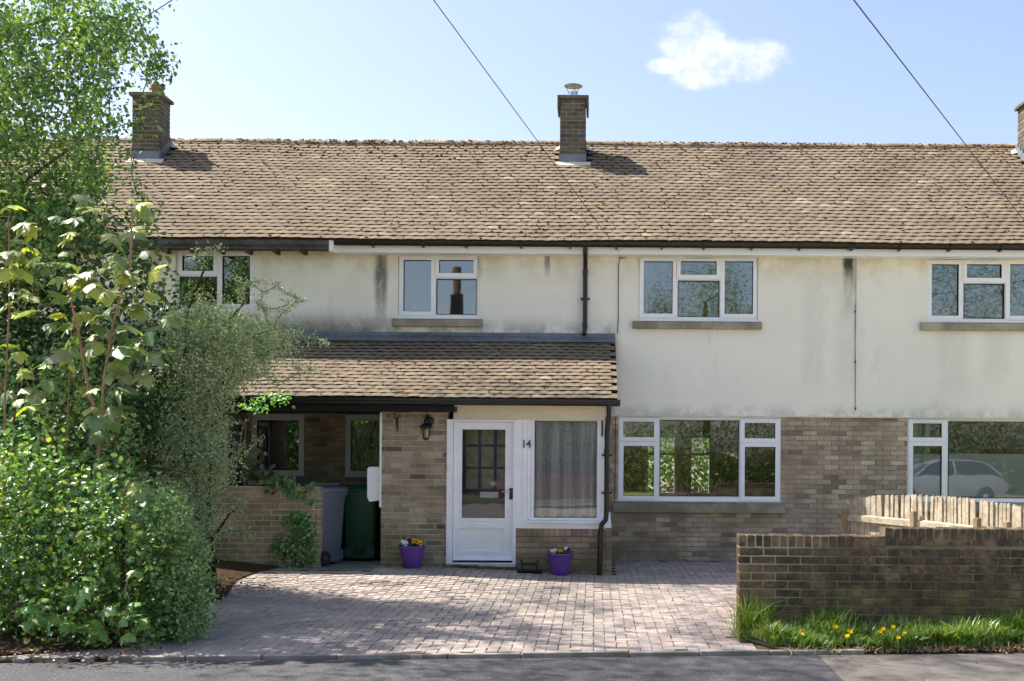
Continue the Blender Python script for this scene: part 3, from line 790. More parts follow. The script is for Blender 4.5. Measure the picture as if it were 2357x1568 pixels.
def lumps(name, pts, sizes, m, parent):
    """little irregular cushions"""
    P = np.array(pts); n = len(P); S = np.array(sizes)[:, None, None]
    base = np.array([(1,0,0),(.5,.87,0),(-.5,.87,0),(-1,0,0),(-.5,-.87,0),(.5,-.87,0),(.5,.1,.55),(-.3,.45,.6),(-.2,-.45,.5)])
    tri = np.array([(0,1,6),(1,7,6),(1,2,7),(2,3,7),(3,8,7),(3,4,8),(4,5,8),(5,6,8),(5,0,6),(6,7,8)])
    ang = nrg.uniform(0, 6.28, n); ca, sa = np.cos(ang), np.sin(ang)
    Rm = np.zeros((n, 3, 3)); Rm[:,0,0] = ca; Rm[:,0,1] = -sa; Rm[:,1,0] = sa; Rm[:,1,1] = ca; Rm[:,2,2] = 1
    V = np.einsum('nij,kj->nki', Rm, base) * S * nrg.uniform(.7, 1.3, (n, len(base), 1)) + P[:, None, :]
    T = tri[None] + (np.arange(n) * len(base))[:, None, None]
    me = np_mesh(name, V.reshape(-1, 3), T.reshape(-1, 3), nrg.random(n), m, len(tri))
    return lnk(bpy.data.objects.new(name, me), parent)
mp, ms = [], []
for Mx, t in edge_pts:
    x = Mx.translation.x
    dens = .34 + .16 * math.sin(x * .7 + 2) + (.25 if t > .8 else 0) + (.3 if (t > .82 and -5.5 < x < -1) else 0)
    if rng.random() < dens:
        q = Mx @ Vector((rng.choice((-.5, .5)) * TW + rng.gauss(0, .01) if rng.random() < .6 else rng.uniform(-.08, .08), rng.uniform(-.01, .07) , .0)); mp.append(tuple(q)); ms.append(rng.uniform(.009, .025) * (1.2 if t > .8 else 1))
for i in range(800):
    x = rng.uniform(-9.5, 8); a = rng.uniform(.2, 1.6)
    mp.append((x, YR - .12 * math.cos(a), ZR - .045 + .105 * math.sin(a))); ms.append(rng.uniform(.01, .032))
o = lumps('moss', mp, ms, M['moss'], roof); o['kind'] = 'stuff'

# ---- chimneys
def chimney(sp, label, kind):
    x0, x1, y0, y1 = sp
    zb = E0.z + (y0 - E0.y) * SL - .05; zt = W(0, 383 * .5754 , 19.95).z - .0
    zt = EYE + (CY - 383 * .5754) * 19.95 / F
    c = part('chimney', house, label); sub(c)
    MB().box(x0 + .008, x1 - .008, y0 + .008, y1 - .008, zb, zt - .06).build('stack_core', M['mortar_chimney'], c)
    n = round((zt - .06 - zb) / .075); h = (zt - .06 - zb) / n - .012
    for k in range(n):
        z0 = zb + k * (h + .012) + .006
        wx = x1 - x0; cuts = [0, .5, 1] if k % 2 else [0, .25, .75, 1]
        for a, d in zip(cuts[:-1], cuts[1:]):
            p, q = x0 + wx * a + (.006 if a else 0), x0 + wx * d - (.006 if d < 1 else 0)
            place(brick_mesh(q - p, h, M['brick_chimney'], .1), 'brick', Vector(((p+q)/2, y0 + rng.gauss(0, .0015), z0 + h/2)), c)
        wy = y1 - y0
        ys = [.108, .5, 1] if k % 2 else [.108, .3, .75, 1]
        for a, d in zip(ys[:-1], ys[1:]):
            p, q = y0 + wy * a + .004, y0 + wy * d - (.008 if d < 1 else 0)
            if a < .11: p = y0 + .112
            me = brick_mesh(q - p, h, M['brick_chimney'], .1)
            place(me, 'brick', Vector((x1 + rng.gauss(0, .0015), (p+q)/2, z0 + h/2)), c, Euler((0, 0, math.pi/2)))
            place(me, 'brick', Vector((x0 + rng.gauss(0, .0015), (p+q)/2, z0 + h/2)), c, Euler((0, 0, -math.pi/2)))
    cap = MB().cbox(x0 - .05, x1 + .05, y0 - .05, y1 + .05, zt - .06, zt, .008); cap.build('cap_slab', M['capstone'], c)
    if kind == 'cowl':
        for s, a, d in ((-1, x0 - .048, x0 - .01), (1, x1 + .01, x1 + .048)): MB().box(a, d, y0 - .03, y1 + .03, zt - .235, zt - .062).build('cheek_slab', M['rust'], c)
        cx, cy = (x0+x1)/2, (y0+y1)/2
        MB().lathe([(.2, zt - .01), (.17, zt + .03), (.085, zt + .05)], (cx, cy, 0)).build('flaunching', M['leadpale'], c, True)
        f = MB().lathe([(.079, zt), (.079, zt + .135), (.072, zt + .135), (.072, zt + .05)], (cx, cy, 0), 24).build('flue_pipe', M['steel'], c, True)
        zc = zt + .235
        MB().lathe([(.163, zc), (.165, zc + .004), (.1, zc + .028), (.02, zc + .04), (.02, zc + .03), (.09, zc + .018), (.15, zc + .001)], (cx, cy, 0), 28).build('cowl', M['cowl'], c, True)
        mb = MB()
        for a in (R(200), R(320), R(80)): mb.tube([(cx + .076*math.cos(a), cy + .076*math.sin(a), zt + .09), (cx + .148*math.cos(a), cy + .148*math.sin(a), zc + .004)], .006, 6)
        mb.build('cowl_strut', M['cowl'], c)
    elif kind == 'pot':
        cx, cy = x1 - .13, (y0+y1)/2
        MB().lathe([(.115, zt - .01), (.105, zt + .02), (.098, zt + .12), (.115, zt + .13), (.12, zt + .15), (.12, zt + .19), (.108, zt + .2), (.09, zt + .2), (.085, zt + .08)], (cx, cy, 0), 22).build('chimney_pot', M['terracotta'], c, True)
    # lead flashing: apron in front, stepped sides, pale fillet
    zf = E0.z + (y0 - E0.y) * SL
    MB().add([(x0 - .01, y0 - .012, zf + .2), (x1 + .01, y0 - .012, zf + .2), (x1 + .015, y0 - .02, zf + .05), (x0 - .015, y0 - .02, zf + .05)], [(3,2,1,0)])
    mb = MB(); xprism(mb, [(y0 - .014, zf + .19), (y0 - .002, zf + .19), (y0 - .002, zf + .0), (y0 - .03, zf + .03)], x0 - .012, x1 + .012)
    mb.build('apron_flashing', M['lead'], c)
    mb = MB(); xprism(mb, [(y0 - .03, zf + .05), (y0 - .12, zf - .03), (y0 - .11, zf - .06), (y0 - .01, zf + .0)], x0 - .06, x1 + .09); mb.build('lead_apron', M['leadpale'], c)
    for s, xx in ((-1, x0), (1, x1)):
        mb = MB(); st_ = 5; d = (y1 - y0 + .1) / st_
        for k in range(st_):
            ya = y0 - .012 + k * d; za = zf + (ya - y0) * SL + .03; top = zf + (ya + d - y0) * SL + .16
            mb.box(xx + (.001 if s > 0 else -.012), xx + (.012 if s > 0 else -.001), ya, ya + d, za - .05, top)
        mb.build('step_flashing', M['lead'], c)
        mb = MB(); ya = y1 - .02; z = E0.z + (ya - E0.y) * SL
        mb.add([(xx - s*.0, ya, z + .08), (xx + s * .12, ya - .05, z + .035), (xx + s * .1, ya + .12, z + .13), (xx, ya + .12, z + .18)], [(0,1,2,3), (3,2,1,0)]); mb.build('saddle_flashing', M['leadpale'], c)
    return c
chimney(CH[0], 'chimney with clay pot beside the birch', 'pot')
chimney(CH[1], 'middle chimney with steel cowl', 'cowl')
chimney(CH[2], 'chimney cut by the photo edge', 'pot')

# ---- eaves: fascia, gutters, downpipe
XJ = W(765, 560, 17.35).x
def gutter(x0, x1, yc, zt, r, m, parent, name='gutter'):
    pr = [(yc + r * math.cos(a), zt + 1.5 * r * math.sin(a)) for a in [math.pi + math.pi * k / 10 for k in range(11)]]
    pr2 = [(yc + (r - .006) * math.cos(a), zt + 1.5 * (r - .006) * math.sin(a)) for a in [2*math.pi - math.pi * k / 10 for k in range(11)]]
    prf = [(pr[0][0] - .006, zt), (pr[0][0] - .006, zt + .008)][::-1] + pr + pr2
    mb = MB(); xprism(mb, prf[::-1], x0, x1); return mb.build(name, m, parent, True)
mb = MB(); mb.box(XJ, 8.7, 17.40, 17.42, 4.665, 4.83); mb.build('fascia_board', M['upvc'], house)
mb = MB(); mb.box(XJ, 8.7, 17.42, 17.66, 4.668, 4.682); mb.build('soffit', M['upvc'], house)
for qx in (1218, 1950):
    x = W(qx, 575, 17.4).x; MB().box(x, x + .075 if qx < 1500 else x + .02, 17.394, 17.40, 4.66, 4.80).build('fascia_joint', M['upvc'], house)
MB().box(XJ - .03, XJ + .035, 17.26, 17.43, 4.655, 4.87).build('fascia_end_box', M['upvc'], house)
g = gutter(XJ + .04, 8.7, 17.333, 4.84, .058, M['black'], house); sub(g)
for qx in (858, 974, 1073, 1200, 1313, 1418, 1523, 1620, 1730, 1840, 1960, 2070, 2185, 2302):
    x = W(qx, 570, 17.33).x; mb = MB(); mb.box(x - .012, x + .012, 17.30, 17.40, 4.732, 4.762); mb.box(x - .012, x + .012, 17.268, 17.285, 4.77, 4.845); mb.build('gutter_bracket', M['black'], g)
mb = MB(); xj = W(1960, 565, 17.33).x; mb.box(xj - .05, xj + .05, 17.27, 17.397, 4.75, 4.835); mb.build('gutter_union', M['black'], g)
# the neighbour's older metal gutter and bare soffit
mb = MB(); mb.box(-11.3, XJ - .032, 17.36, 17.385, 4.70, 4.83); mb.build('metal_fascia', M['galv'], house)
g2 = gutter(-11.3, XJ - .034, 17.315, 4.82, .05, M['galv'], house)
mb = MB(); mb.box(-11.3, XJ - .032, 17.386, 17.66, 4.72, 4.735); x = -11.2
while x < XJ - .1: mb.box(x, x + .05, 17.39, 17.66, 4.655, 4.72); x += .42
mb.build('rafter_feet', M['wood_dark'], house)
def pipe(name, pts, r, m, parent, clips=(), joints=()):
    p = part(name, parent); sub(p)
    MB().tube(pts, r, 12).build('pipe', m, p, True)
    for (x, y, z) in clips: MB().box(x - r - .035, x + r + .035, y - .012, y + r + .01, z - .014, z + .014).build('pipe_clip', m, p)
    for (x, y, z) in joints: MB().lathe([(r + .001, z - .035), (r + .006, z - .03), (r + .006, z + .03), (r + .001, z + .035)], (x, y, 0), 12).build('pipe_collar', m, p, True)
    return p
xd = W(1347, 670, 17.6).x; zl = W(1347, 770, 17.5).z
pipe('downpipe', [(xd, 17.335, 4.765), (xd, 17.335, 4.72), (xd, 17.36, 4.65), (xd, 17.58, 4.52), (xd, 17.605, 4.45), (xd, 17.605, zl + .12), (xd - .004, 17.58, zl + .06), (xd - .012, 17.50, zl + .0)], .036, M['black'], house, [(xd, 17.61, W(1347, 688, 17.6).z)], [(xd, 17.605, 4.42), (xd, 17.605, zl + .15)])
MB().tube([(xd - .012, 17.498, zl), (xd - .012, 17.49, zl - .004)], .03, 12).build('pipe_mouth', M['seal'], house)

# ---- porch
PX0, PX1 = W(877, 1120, YP).x, W(1408, 1260, YP).x
DXL, DXR = W(1030, 1130, YP).x, W(1188, 1130, YP).x
porch = part('porch', house, 'front porch with white door and bay window'); sub(porch)
ZS = W(1300, 1216, YP).z; ZH = 2.30
GL, GRt = gz(-2.4, YP), gz(0, YP)
# pillar left of the door
slab(MB(), PX0, DXL, GL - .02, ZH, YP + .008, YP + .22, []).build('pillar', M['mortar_porch'], porch)
pb = courses(PX0, DXL, GL - .02, ZH, [], .05)
bb = courses(DXR, PX1, GRt - .02, ZS - .115, [])
jo = MB()
lay(pb, YP, M['brick_porch'], porch, 999, jo, proud=.0022)
for q in range(14):   # a few headers standing proud
    p = rng.choice(pb); place(brick_mesh(.1, .06, M['brick_porch']), 'brick', Vector(((p[0]+p[1])/2, YP - .009, (p[2]+p[3])/2)), porch)
slab(MB(), DXR, PX1 - .008, GRt - .02, ZS, YP + .008, YP + .22, []).build('bay_plinth', M['mortar_dark'], porch)
lay(bb, YP, M['brick_bay'], porch, 999, jo)
x = DXR
while x < PX1 - .03:      # soldier row under the sill
    l = min(.066, PX1 - x); place(brick_mesh(l, .1, M['brick_bay']), 'brick', Vector((x + l/2, YP + rng.gauss(0, .0015), ZS - .055)), porch); x += .0755
sb = courses(YP + .065, YW, GRt - .02, ZS, [])
jo = MB(); lay(sb, PX1, M['brick_bay'], porch, 0, jo, '+x'); o = jo.build('side_brick_field', M['brick_bay'], porch); o['kind'] = 'stuff'
MB().box(PX1 - .2, PX1 - .009, YP + .22, YW, 0, ZS).build('side_plinth', M['mortar_dark'], porch)
XB = W(1391, 1080, YP).x
MB().box(XB - .06, XB, YP + .1, YW - .01, ZS, ZH).build('side_panel', M['paint'], porch)
MB().box(PX0 + .0, PX0 + .2, YP + .23, YW, 0, ZH).build('side_wall', M['mortar_porch'], porch)
jo = MB(); lay(courses(YP + .065, YW, GL - .02, ZH, []), PX0, M['brick_porch'], porch, 0, jo, '-x'); o = jo.build('return_brick_field', M['brick_porch'], porch); o['kind'] = 'stuff'
# white frame, head board
x0, x1, z0, z1 = WR(1044, 1392, 943, 966, YP - .02); MB().box(x0, x1, YP - .03, YP + .02, z0, z1 + .1).build('head_board', M['cream'], porch)
fr = lambda *q: WR(*q, YP)
mb = MB()
X0, X1, Z0, Z1 = fr(1028, 1188, 966, 1305)
hx0, hx1, hz0, hz1 = fr(1042, 1181, 971, 1296)
slab(mb, X0, X1, GL + .01, Z1, YP - .02, YP + .09, [(hx0, hx1, GL + .05, hz1)])
mb.build('door_frame', M['paint'], porch)
door = part('front_door', porch) ; sub(door)
YD = YP + .035
gx0, gx1, gz0, gz1 = fr(1062, 1163, 988, 1194)
px0, px1, pz0, pz1 = fr(1056, 1158, 1216, 1270)
slab(MB(), hx0 + .004, hx1 - .004, GL + .075, hz1 - .004, YD, YD + .045, [(gx0, gx1, gz0, gz1), (px0, px1, pz0, pz1)]).build('door_leaf', M['paint'], door)
slab(MB(), gx0 - .03, gx1 + .03, gz0 - .03, gz1 + .03, YD - .008, YD + .02, [(gx0 + .004, gx1 - .004, gz0 + .004, gz1 - .004)]).build('glazing_bead', M['paint'], door)
slab(MB(), px0 - .02, px1 + .02, pz0 - .02, pz1 + .02, YD - .007, YD + .02, [(px0 + .006, px1 - .006, pz0 + .006, pz1 - .006)]).build('panel_mould', M['paint'], door)
MB().box(px0, px1, YD + .015, YD + .03, pz0, pz1).build('door_panel', M['paint'], door)
MB().box(gx0, gx1, YD + .022, YD + .028, gz0, gz1).build('pane', M['glass_door'], door)
x0, x1, z0, z1 = fr(1087, 1128, 1197, 1213)
mb = MB(); slab(mb, x0, x1, z0, z1, YD - .014, YD + .001, [(x0 + .018, x1 - .018, z0 + .02, z1 - .02)]); mb.cbox(x0 + .02, x1 - .02, YD - .01, YD + .001, z0 + .022, z1 - .022, .003); mb.build('letter_plate', M['upvc'], door)
x0, x1, z0, z1 = fr(1172, 1181, 1124, 1150)
mb = MB(); mb.box(x0, x1, YD - .008, YD + .001, z0, z1); mb.build('handle_plate', M['iron'], door)
mb = MB(); zc = z0 + (z1-z0)*.72; mb.tube([(x0 + .012, YD - .008, zc), (x0 + .012, YD - .045, zc), (x0 - .01, YD - .05, zc), (x0 - .1, YD - .048, zc - .005)], .008, 8); mb.build('door_handle', M['steel'], door, True)
rg = [[(x, YD - .045, GL + .085), (x, YD - .03, GL + .105), (x, YD + .001, GL + .13), (x, YD + .001, GL + .085)] for x in (hx0 + .01, hx1 - .01)]
MB().ring_loft(rg).build('weather_bar', M['paint'], door)
mb = MB(); mb.box(X0, X1, YP - .05, YP + .2, GL - .0, GL + .035); mb.build('threshold', M['steel'], porch)
x = DXL
while x < DXR - .02:
    l = min(.215, DXR - x); place(brick_mesh(l, .06, M['brick_dark']), 'brick', Vector((x + l/2, YP - .06, gz(x, YP) + .004)), porch); x += .225
# boards beside the door, house number, bell
x0, x1, z0, z1 = fr(1188, 1222, 966, 1216)
mb = MB()
for a, d, yy in ((0, .42, .0), (.42, .78, -.006), (.78, 1, .004)): mb.box(x0 + (x1-x0)*a, x0 + (x1-x0)*d - .002, YP - .004 + yy, YP + .06, z0, z1)
mb.build('cover_board', M['paint'], porch)
def text_mesh(txt, size, loc, m, parent, name, ext=.004):
    cu = bpy.data.curves.new('lettering', 'FONT'); cu.body = txt; cu.size = size; cu.extrude = ext; cu.align_x = 'CENTER'; cu.align_y = 'CENTER'; cu.offset = .0015; cu.space_character = .82
    t = bpy.data.objects.new('lettering', cu); col.objects.link(t)
    dg = bpy.context.evaluated_depsgraph_get(); me = bpy.data.meshes.new_from_object(t.evaluated_get(dg))
    bpy.data.objects.remove(t); me.name = name; me.materials.clear(); me.materials.append(m)
    o = bpy.data.objects.new(name, me); lnk(o, parent); o.location = loc; o.rotation_euler = (R(90), 0, 0); return o
M['digit'] = simple('grey_metal_digit', lin(98,100,106), .35, .5, .1, metal=.4)
p = W(1211.5, 1023, YP); o = text_mesh('14', .155, (p.x, YP - .014, p.z), M['digit'], porch, 'house_number'); o['label'] = 'grey metal house number 14'
p = W(1033, 1076, YP); MB().cbox(p.x - .02, p.x + .016, YP - .045, YP - .019, p.z - .04, p.z + .035, .006).build('door_bell', M['upvc'], porch)
# bay window
cells = [((1229, 1375, 968, 1195), 'f')]
bw = window((1222, 1391, 964, 1197), cells, None, YP, 'bay window with a white net curtain', porch, 'bay_window', M['paint'], glass=glass_mat('bay_glass', .0, (.97,.98,.98,1), k=1.0))
x0, x1, z0, z1 = fr(1212, 1390, 1196, 1203); rg = [[(x, YP - .07, z0), (x, YP - .07, z0 + .022), (x, YP + .01, z0 + .045), (x, YP + .01, z0)] for x in (x0, x1)]; MB().ring_loft(rg).build('sill', M['paint'], bw)
x0, x1, z0, z1 = fr(1197, 1392, 1203, 1217); MB().box(x0, x1 + .005, YP - .012, YP + .05, z0 - .0, z1 + .012).build('sub_sill', M['paint'], bw)
x0, x1, z0, z1 = fr(1398, 1408, 1190, 1216); MB().prism([(x0 - .05, z0), (x1, z0), (x1 - .02, z1 + .05), (x0 - .04, z1 + .08)], YP + .02, YP + .3).build('side_flashing', M['paint'], porch)
x0, x1, z0, z1 = WR(1228, 1378, 970, 1188, YP + .1); curtain(x0 - .02, x1 + .02, z0, z1, YP + .115, M['lace'], bw, 11, .022, 'net_curtain')
# inside of the porch: floor, ceiling, inner door
MB().box(PX0 + .2, XB - .06, YP + .22, YW + .0, GL + .0, GL + .03).build('porch_floor', M['roomfloor'], porch)
MB().box(PX0 + .2, XB - .06, YP + .1, YW, 2.26, 2.30).build('porch_ceiling', M['room'], porch)
MB().box(PX0 + .2, XB - .06, 16.31, 16.35, GL + .03, 2.26).build('inner_partition', M['room'], porch)
idr = part('inner_door', porch); sub(idr)
YI = 16.25; cxd = W(1122, 1050, YI).x; zb, zt2 = W(1120, 1126, YI).z, 2.12
hs = []
for i in range(3):
    for k in range(3):
        a = cxd - .325 + i * .2175; hs.append((a + .02, a + .195, zb + k * .315, zb + k * .315 + .285))
slab(MB(), cxd - .41, cxd + .41, GL + .03, zt2, YI, YI + .05, hs).build('door_leaf', M['navy'], idr)
for h in hs: MB().box(h[0], h[1], YI + .02, YI + .026, h[2], h[3]).build('pane', M['obscure'], idr)
p = W(1126, 1139, YI); mb = MB(); slab(mb, p.x - .13, p.x + .13, p.z - .04, p.z + .04, YI - .01, YI, [(p.x - .1, p.x + .1, p.z - .018, p.z + .018)]); mb.box(p.x - .1, p.x + .1, YI - .006, YI - .001, p.z - .018, p.z + .018); mb.build('letter_plate', M['upvc'], idr)
mb = MB()
for s in (-1, 1): mb.box(cxd + s*.17 - .12, cxd + s*.17 + .12, YI - .006, YI, .5, .95)
mb.build('door_panel', M['navy'], idr)
# porch roof
P0 = Vector((0, YP - .25, W(1300, 918, YP - .25).z - .02)); ZT = W(1300, 779, YW).z
pl = math.hypot(YW - P0.y, ZT - P0.z); pc, ps = (YW - P0.y) / pl, (ZT - P0.z) / pl
XV = .30
mb = MB(); xprism(mb, [(P0.y + .04, P0.z - .05), (P0.y + .04, P0.z + .005), (YW - .03, ZT + .0), (YW - .03, ZT - .12)], -6.4, XV - .02)
proof = mb.build('porch_roof', M['tile_under'], house); sub(proof)
tiles = []
for k in range(int(pl / TG) + 1):
    s = k * TG; off = (TW / 2 if k % 2 else 0)
    i = 0
    while True:
        x = XV - TW/2 - i * TW - off; i += 1
        if x < -6.3: break
        tiles.append((k, x, tile_matrix(x + rng.gauss(0, .002), s, P0, pc, ps, .006 * math.sin(x * 1.4 + s * 2))))
tiles.sort(key=lambda t: (t[1] < -4.3, t[0], -t[1]))
rest = MB(); mp, ms = [], []
for n_, (k, x, Mx) in enumerate(tiles):
    if n_ < 300:
        o = bpy.data.objects.new('tile', tile_me); lnk(o, proof); o.matrix_basis = Mx
    else: add_tile(rest, Mx, rng.random())
    if rng.random() < .42: q = Mx @ Vector((rng.choice((-.5, .5)) * TW + rng.gauss(0, .01), rng.uniform(-.005, .06), 0)); mp.append(tuple(q)); ms.append(rng.uniform(.008, .021))
    if rng.random() < (.5 if -.55 < x < -.05 else .05): q = Mx @ Vector((rng.uniform(-.08, .08), rng.uniform(0, .12), .001)); mp.append(tuple(q)); ms.append(rng.uniform(.006, .016))
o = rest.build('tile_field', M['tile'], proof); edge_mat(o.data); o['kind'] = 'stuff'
o = lumps('moss', mp, ms, M['moss'], proof); o['kind'] = 'stuff'
mb = MB(); xprism(mb, [(17.655, ZT + .075), (17.662, ZT + .075), (17.662, ZT + .0), (YW - .3, ZT - .07), (YW - .3, ZT - .082), (17.645, ZT + .02)], -6.4, XV); mb.build('lead_flashing', M['lead'], proof)
mb = MB(); xprism(mb, [(P0.y, P0.z - .01), (YW - .03, ZT - .02), (YW - .03, ZT - .1), (P0.y + .0, P0.z - .08)], XV - .02, XV - .005); mb.build('verge_board', M['mortar_dark'], proof)
pg = gutter(-6.4, XV + .03, YP - .29, P0.z - .0, .052, M['black'], house); sub(pg)
MB().box(XV + .028, XV + .034, YP - .346, YP - .234, P0.z - .056, P0.z + .01).build('stop_end', M['black'], pg)
mb = MB(); xb = W(1047, 948, YP - .2).x; mb.box(-6.4, xb, YP - .23, YP - .21, P0.z - .17, P0.z - .01); mb.build('black_fascia', M['blackmatt'], house)
mb = MB(); mb.box(xb - .02, xb + .012, YP - .228, YP, P0.z - .168, P0.z - .04); mb.build('fascia_end_grain', M['wood_dark'], house)
mb = MB(); mb.box(xb, XV - .03, YP - .235, YP - .215, P0.z - .095, P0.z - .01); mb.build('cream_fascia', M['cream'], house)
mb = MB(); mb.box(-6.4, xb - .02, YP - .21, YW - .05, P0.z - .135, P0.z - .12); mb.build('porch_soffit', M['wood_dark'], house)
mb = MB(); mb.box(xb + .013, XV - .03, YP - .215, YP - .031, P0.z - .085, P0.z - .07); mb.build('porch_soffit_strip', M['cream'], house)
q = lambda x, y: W(x, y, YP - .09)
a, b_, c_, d_ = q(1398, 950), q(1396, 1180), q(1382, 1218), q(1380, 1318)
pipe('downpipe', [(a.x + .02, YP - .29, P0.z - .05), (a.x + .02, YP - .28, a.z - .03), (b_.x, YP - .1, a.z - .25), (b_.x, YP - .09, a.z - .35), (b_.x, YP - .09, b_.z), (b_.x - .01, YP - .1, b_.z - .1), (c_.x + .015, YP - .1, c_.z + .06), (c_.x, YP - .09, c_.z - .03), (d_.x, YP - .09, .005)], .034, M['black'], house,
     [(b_.x, YP - .06, q(1396, 1135).z), (b_.x, YP - .06, q(1396, 1048).z)], [(b_.x, YP - .09, q(1396, 1040).z)])
x0, x1, z0, z1 = WR(1384, 1388, 968, 1005, YP - .02); MB().box(x0, x1, YP - .04, YP - .015, z0, z1).build('black_hinge', M['black'], porch)

# ---- side of the neighbour's porch with the navy door, recess fittings
XN = -5.36
MB().box(XN - .2, XN - .009, 15.5, YW, 0, 2.3).build('neighbour_porch_core', M['mortar'], house)
jo = MB(); lay(courses(15.5, 17.69, .08, 2.25, [(16.62, 17.62, 0, 2.12)]), XN, M['brick_low'], house, 0, jo, '+x'); 
lay(courses(-7.4, XN - .01, .08, 2.25, [(-7, -6, 0.9, 2.0)]), 15.5, M['brick_low'], house, 0, jo)
o = jo.build('neighbour_brick_field', M['brick_low'], house); o['kind'] = 'stuff'
MB().box(-7.4, XN - .2, 15.51, 15.7, 0, 2.3).build('neighbour_porch_front', M['mortar'], house)
nd = part('navy_side_door', house, 'dark navy door in the recess'); sub(nd)
slab2 = MB(); slab2.box(XN - .008, XN + .03, 16.66, 16.72, .1, 2.1); slab2.box(XN - .008, XN + .03, 17.52, 17.58, .1, 2.1); slab2.box(XN - .008, XN + .03, 16.72, 17.52, 2.04, 2.1); slab2.build('door_frame', M['paint'], nd)
MB().box(XN - .007, XN + .012, 16.72, 17.52, .1, 2.04).build('door_leaf', M['navy'], nd)
MB().box(XN + .012, XN + .02, 16.95, 17.3, 1.5, 1.78).build('letter_plate', M['cream'], nd)
p = W(371, 1013, 15.48); MB().box(p.x - .075, p.x + .075, 15.47, 15.488, p.z - .075, p.z + .075).build('number_plate', M['blackmatt'], house)
o = text_mesh('16', .13, (p.x, 15.467, p.z), M['upvc'], house, 'neighbour_number', .002)
# meter box on the pillar side with a white cover strip, white box low in the recess
x0, x1, z0, z1 = WR(874, 878.5, 950, 1168, YP); MB().box(x0, x1, YP - .012, YP + .03, z0, z1).build('cover_strip', M['upvc'], porch)
x0, x1, z0, z1 = WR(846, 875, 1075, 1155, YP + .05)
MB().prism([(x1, z0 + .02), (x1, z1), (x0 + .02, z1), (x0, z1 - .03), (x0, z0 + .06), (x0 + .03, z0)], YP + .03, YP + .42).build('meter_box', M['upvc'], porch)
x0, x1, z0, z1 = WR(716, 786, 1112, 1150, 17.4); MB().cbox(x0, x1, 17.3, 17.69, z0 - .3, z1, .01).build('white_meter_cabinet', M['upvc'], house)
# telephone wire down the wall with clips, and the loop under the eaves
pw = [W(1433, 592, 17.63), W(1426, 596, 17.645), W(1424, 610, 17.65), W(1423, 680, 17.65), W(1423, 740, 17.65), W(1421, 768, 17.65)]
mb = MB(); mb.tube(pw, .006, 6); mb.build('wall_cable', M['black'], house)
lp = [W(1433 + 9 * math.cos(a), 589 + 6 * math.sin(a), 17.62 - .015 * math.sin(a)) for a in [k * math.pi / 8 for k in range(17)]]; mb = MB(); mb.tube(lp, .005, 6); mb.build('cable_loop', M['black'], house)
mb = MB(); mb.tube([W(1417, 960, 17.685), W(1416.5, 1040, 17.685), W(1415, 1150, 17.685)], .006, 6); mb.build('wall_cable', M['black'], house)
mb = MB()
mb.tube([W(1968, 700, 17.655), W(1968.5, 800, 17.655), W(1969, 945, 17.655)], .0035, 5)
for qx, qy in ((1968, 718), (1968.5, 833), (1969, 940)): 
    p = W(qx, qy, 17.655); mb.box(p.x - .012, p.x + .012, 17.64, 17.662, p.z - .012, p.z + .012)
mb.build('wall_cable', M['black'], house)

b = MB(); vs = []; n = 40  # unseen bank added so the mirrored hedge stays dark and opaque
for i in range(n + 1):
    x = -50 + i * 2.5; h = 1.7 + .4 * math.sin(i * 1.3) + .3 * math.sin(i * 2.9)
    vs += [(x, -14.2, -.06), (x, -15.5, h * .7), (x, -18, h), (x, -30, h)]
b.add(vs, [(i*4+k, i*4+4+k, i*4+5+k, i*4+1+k) for i in range(n) for k in range(3)])
o = b.build('added_backdrop_bank', M['soil'], None, True); o['kind'] = 'structure'
# ================================================================ plants
def leaf_mat(name, stops, trans=.4, tcol=1.6, rough=.5, gloss=.06):
    m = Mat(name); c = m.ramp(m.rnd(), stops)
    d = m.n('ShaderNodeBsdfDiffuse'); m.l(c, d.inputs[0])
    t = m.n('ShaderNodeBsdfTranslucent'); m.l(m.mix(1.0, c, (tcol * 1.05, tcol * 1.05, tcol * .5, 1), 'MULTIPLY'), t.inputs[0])
    a = m.n('ShaderNodeMixShader'); a.inputs[0].default_value = trans; m.l(d.outputs[0], a.inputs[1]); m.l(t.outputs[0], a.inputs[2])
    g = m.n('ShaderNodeBsdfGlossy'); g.inputs['Roughness'].default_value = rough; g.inputs['Color'].default_value = (.9, .95, 1, 1)
    x = m.n('ShaderNodeMixShader'); x.inputs[0].default_value = gloss; m.l(a.outputs[0], x.inputs[1]); m.l(g.outputs[0], x.inputs[2])
    return m.done(x)
M['lf_birch'] = leaf_mat('birch_leaf', [(0, lin(54,88,38)), (.35, lin(78,114,50)), (.7, lin(104,138,62)), (1, lin(140,164,76))], .4, 1.6)
M['lf_hedge'] = leaf_mat('dark_evergreen_leaf', [(0, lin(40,70,38)), (.5, lin(62,98,50)), (.85, lin(90,124,60)), (1, lin(130,150,68))], .25, 1.4, .45, .05)
M['lf_holly'] = leaf_mat('holly_leaf', [(0, lin(58,98,50)), (.4, lin(88,132,64)), (.7, lin(120,162,76)), (.92, lin(154,184,82)), (1, lin(190,188,90))], .28, 1.5, .38, .07)
M['lf_coto'] = leaf_mat('silvery_leaf', [(0, lin(122,140,106)), (.4, lin(152,170,128)), (.75, lin(178,192,152)), (1, lin(204,214,178))], .35, 1.2, .5, .05)
M['lf_round'] = leaf_mat('soft_bush_leaf', [(0, lin(90,124,72)), (.4, lin(124,158,94)), (.8, lin(156,184,116)), (1, lin(178,196,130))], .3, 1.3, .5, .05)
M['lf_syc'] = leaf_mat('sycamore_leaf', [(0, lin(90,122,62)), (.35, lin(112,138,74)), (.62, lin(130,138,92)), (.84, lin(150,164,66)), (1, lin(178,182,62))], .42, 1.7, .45, .07)
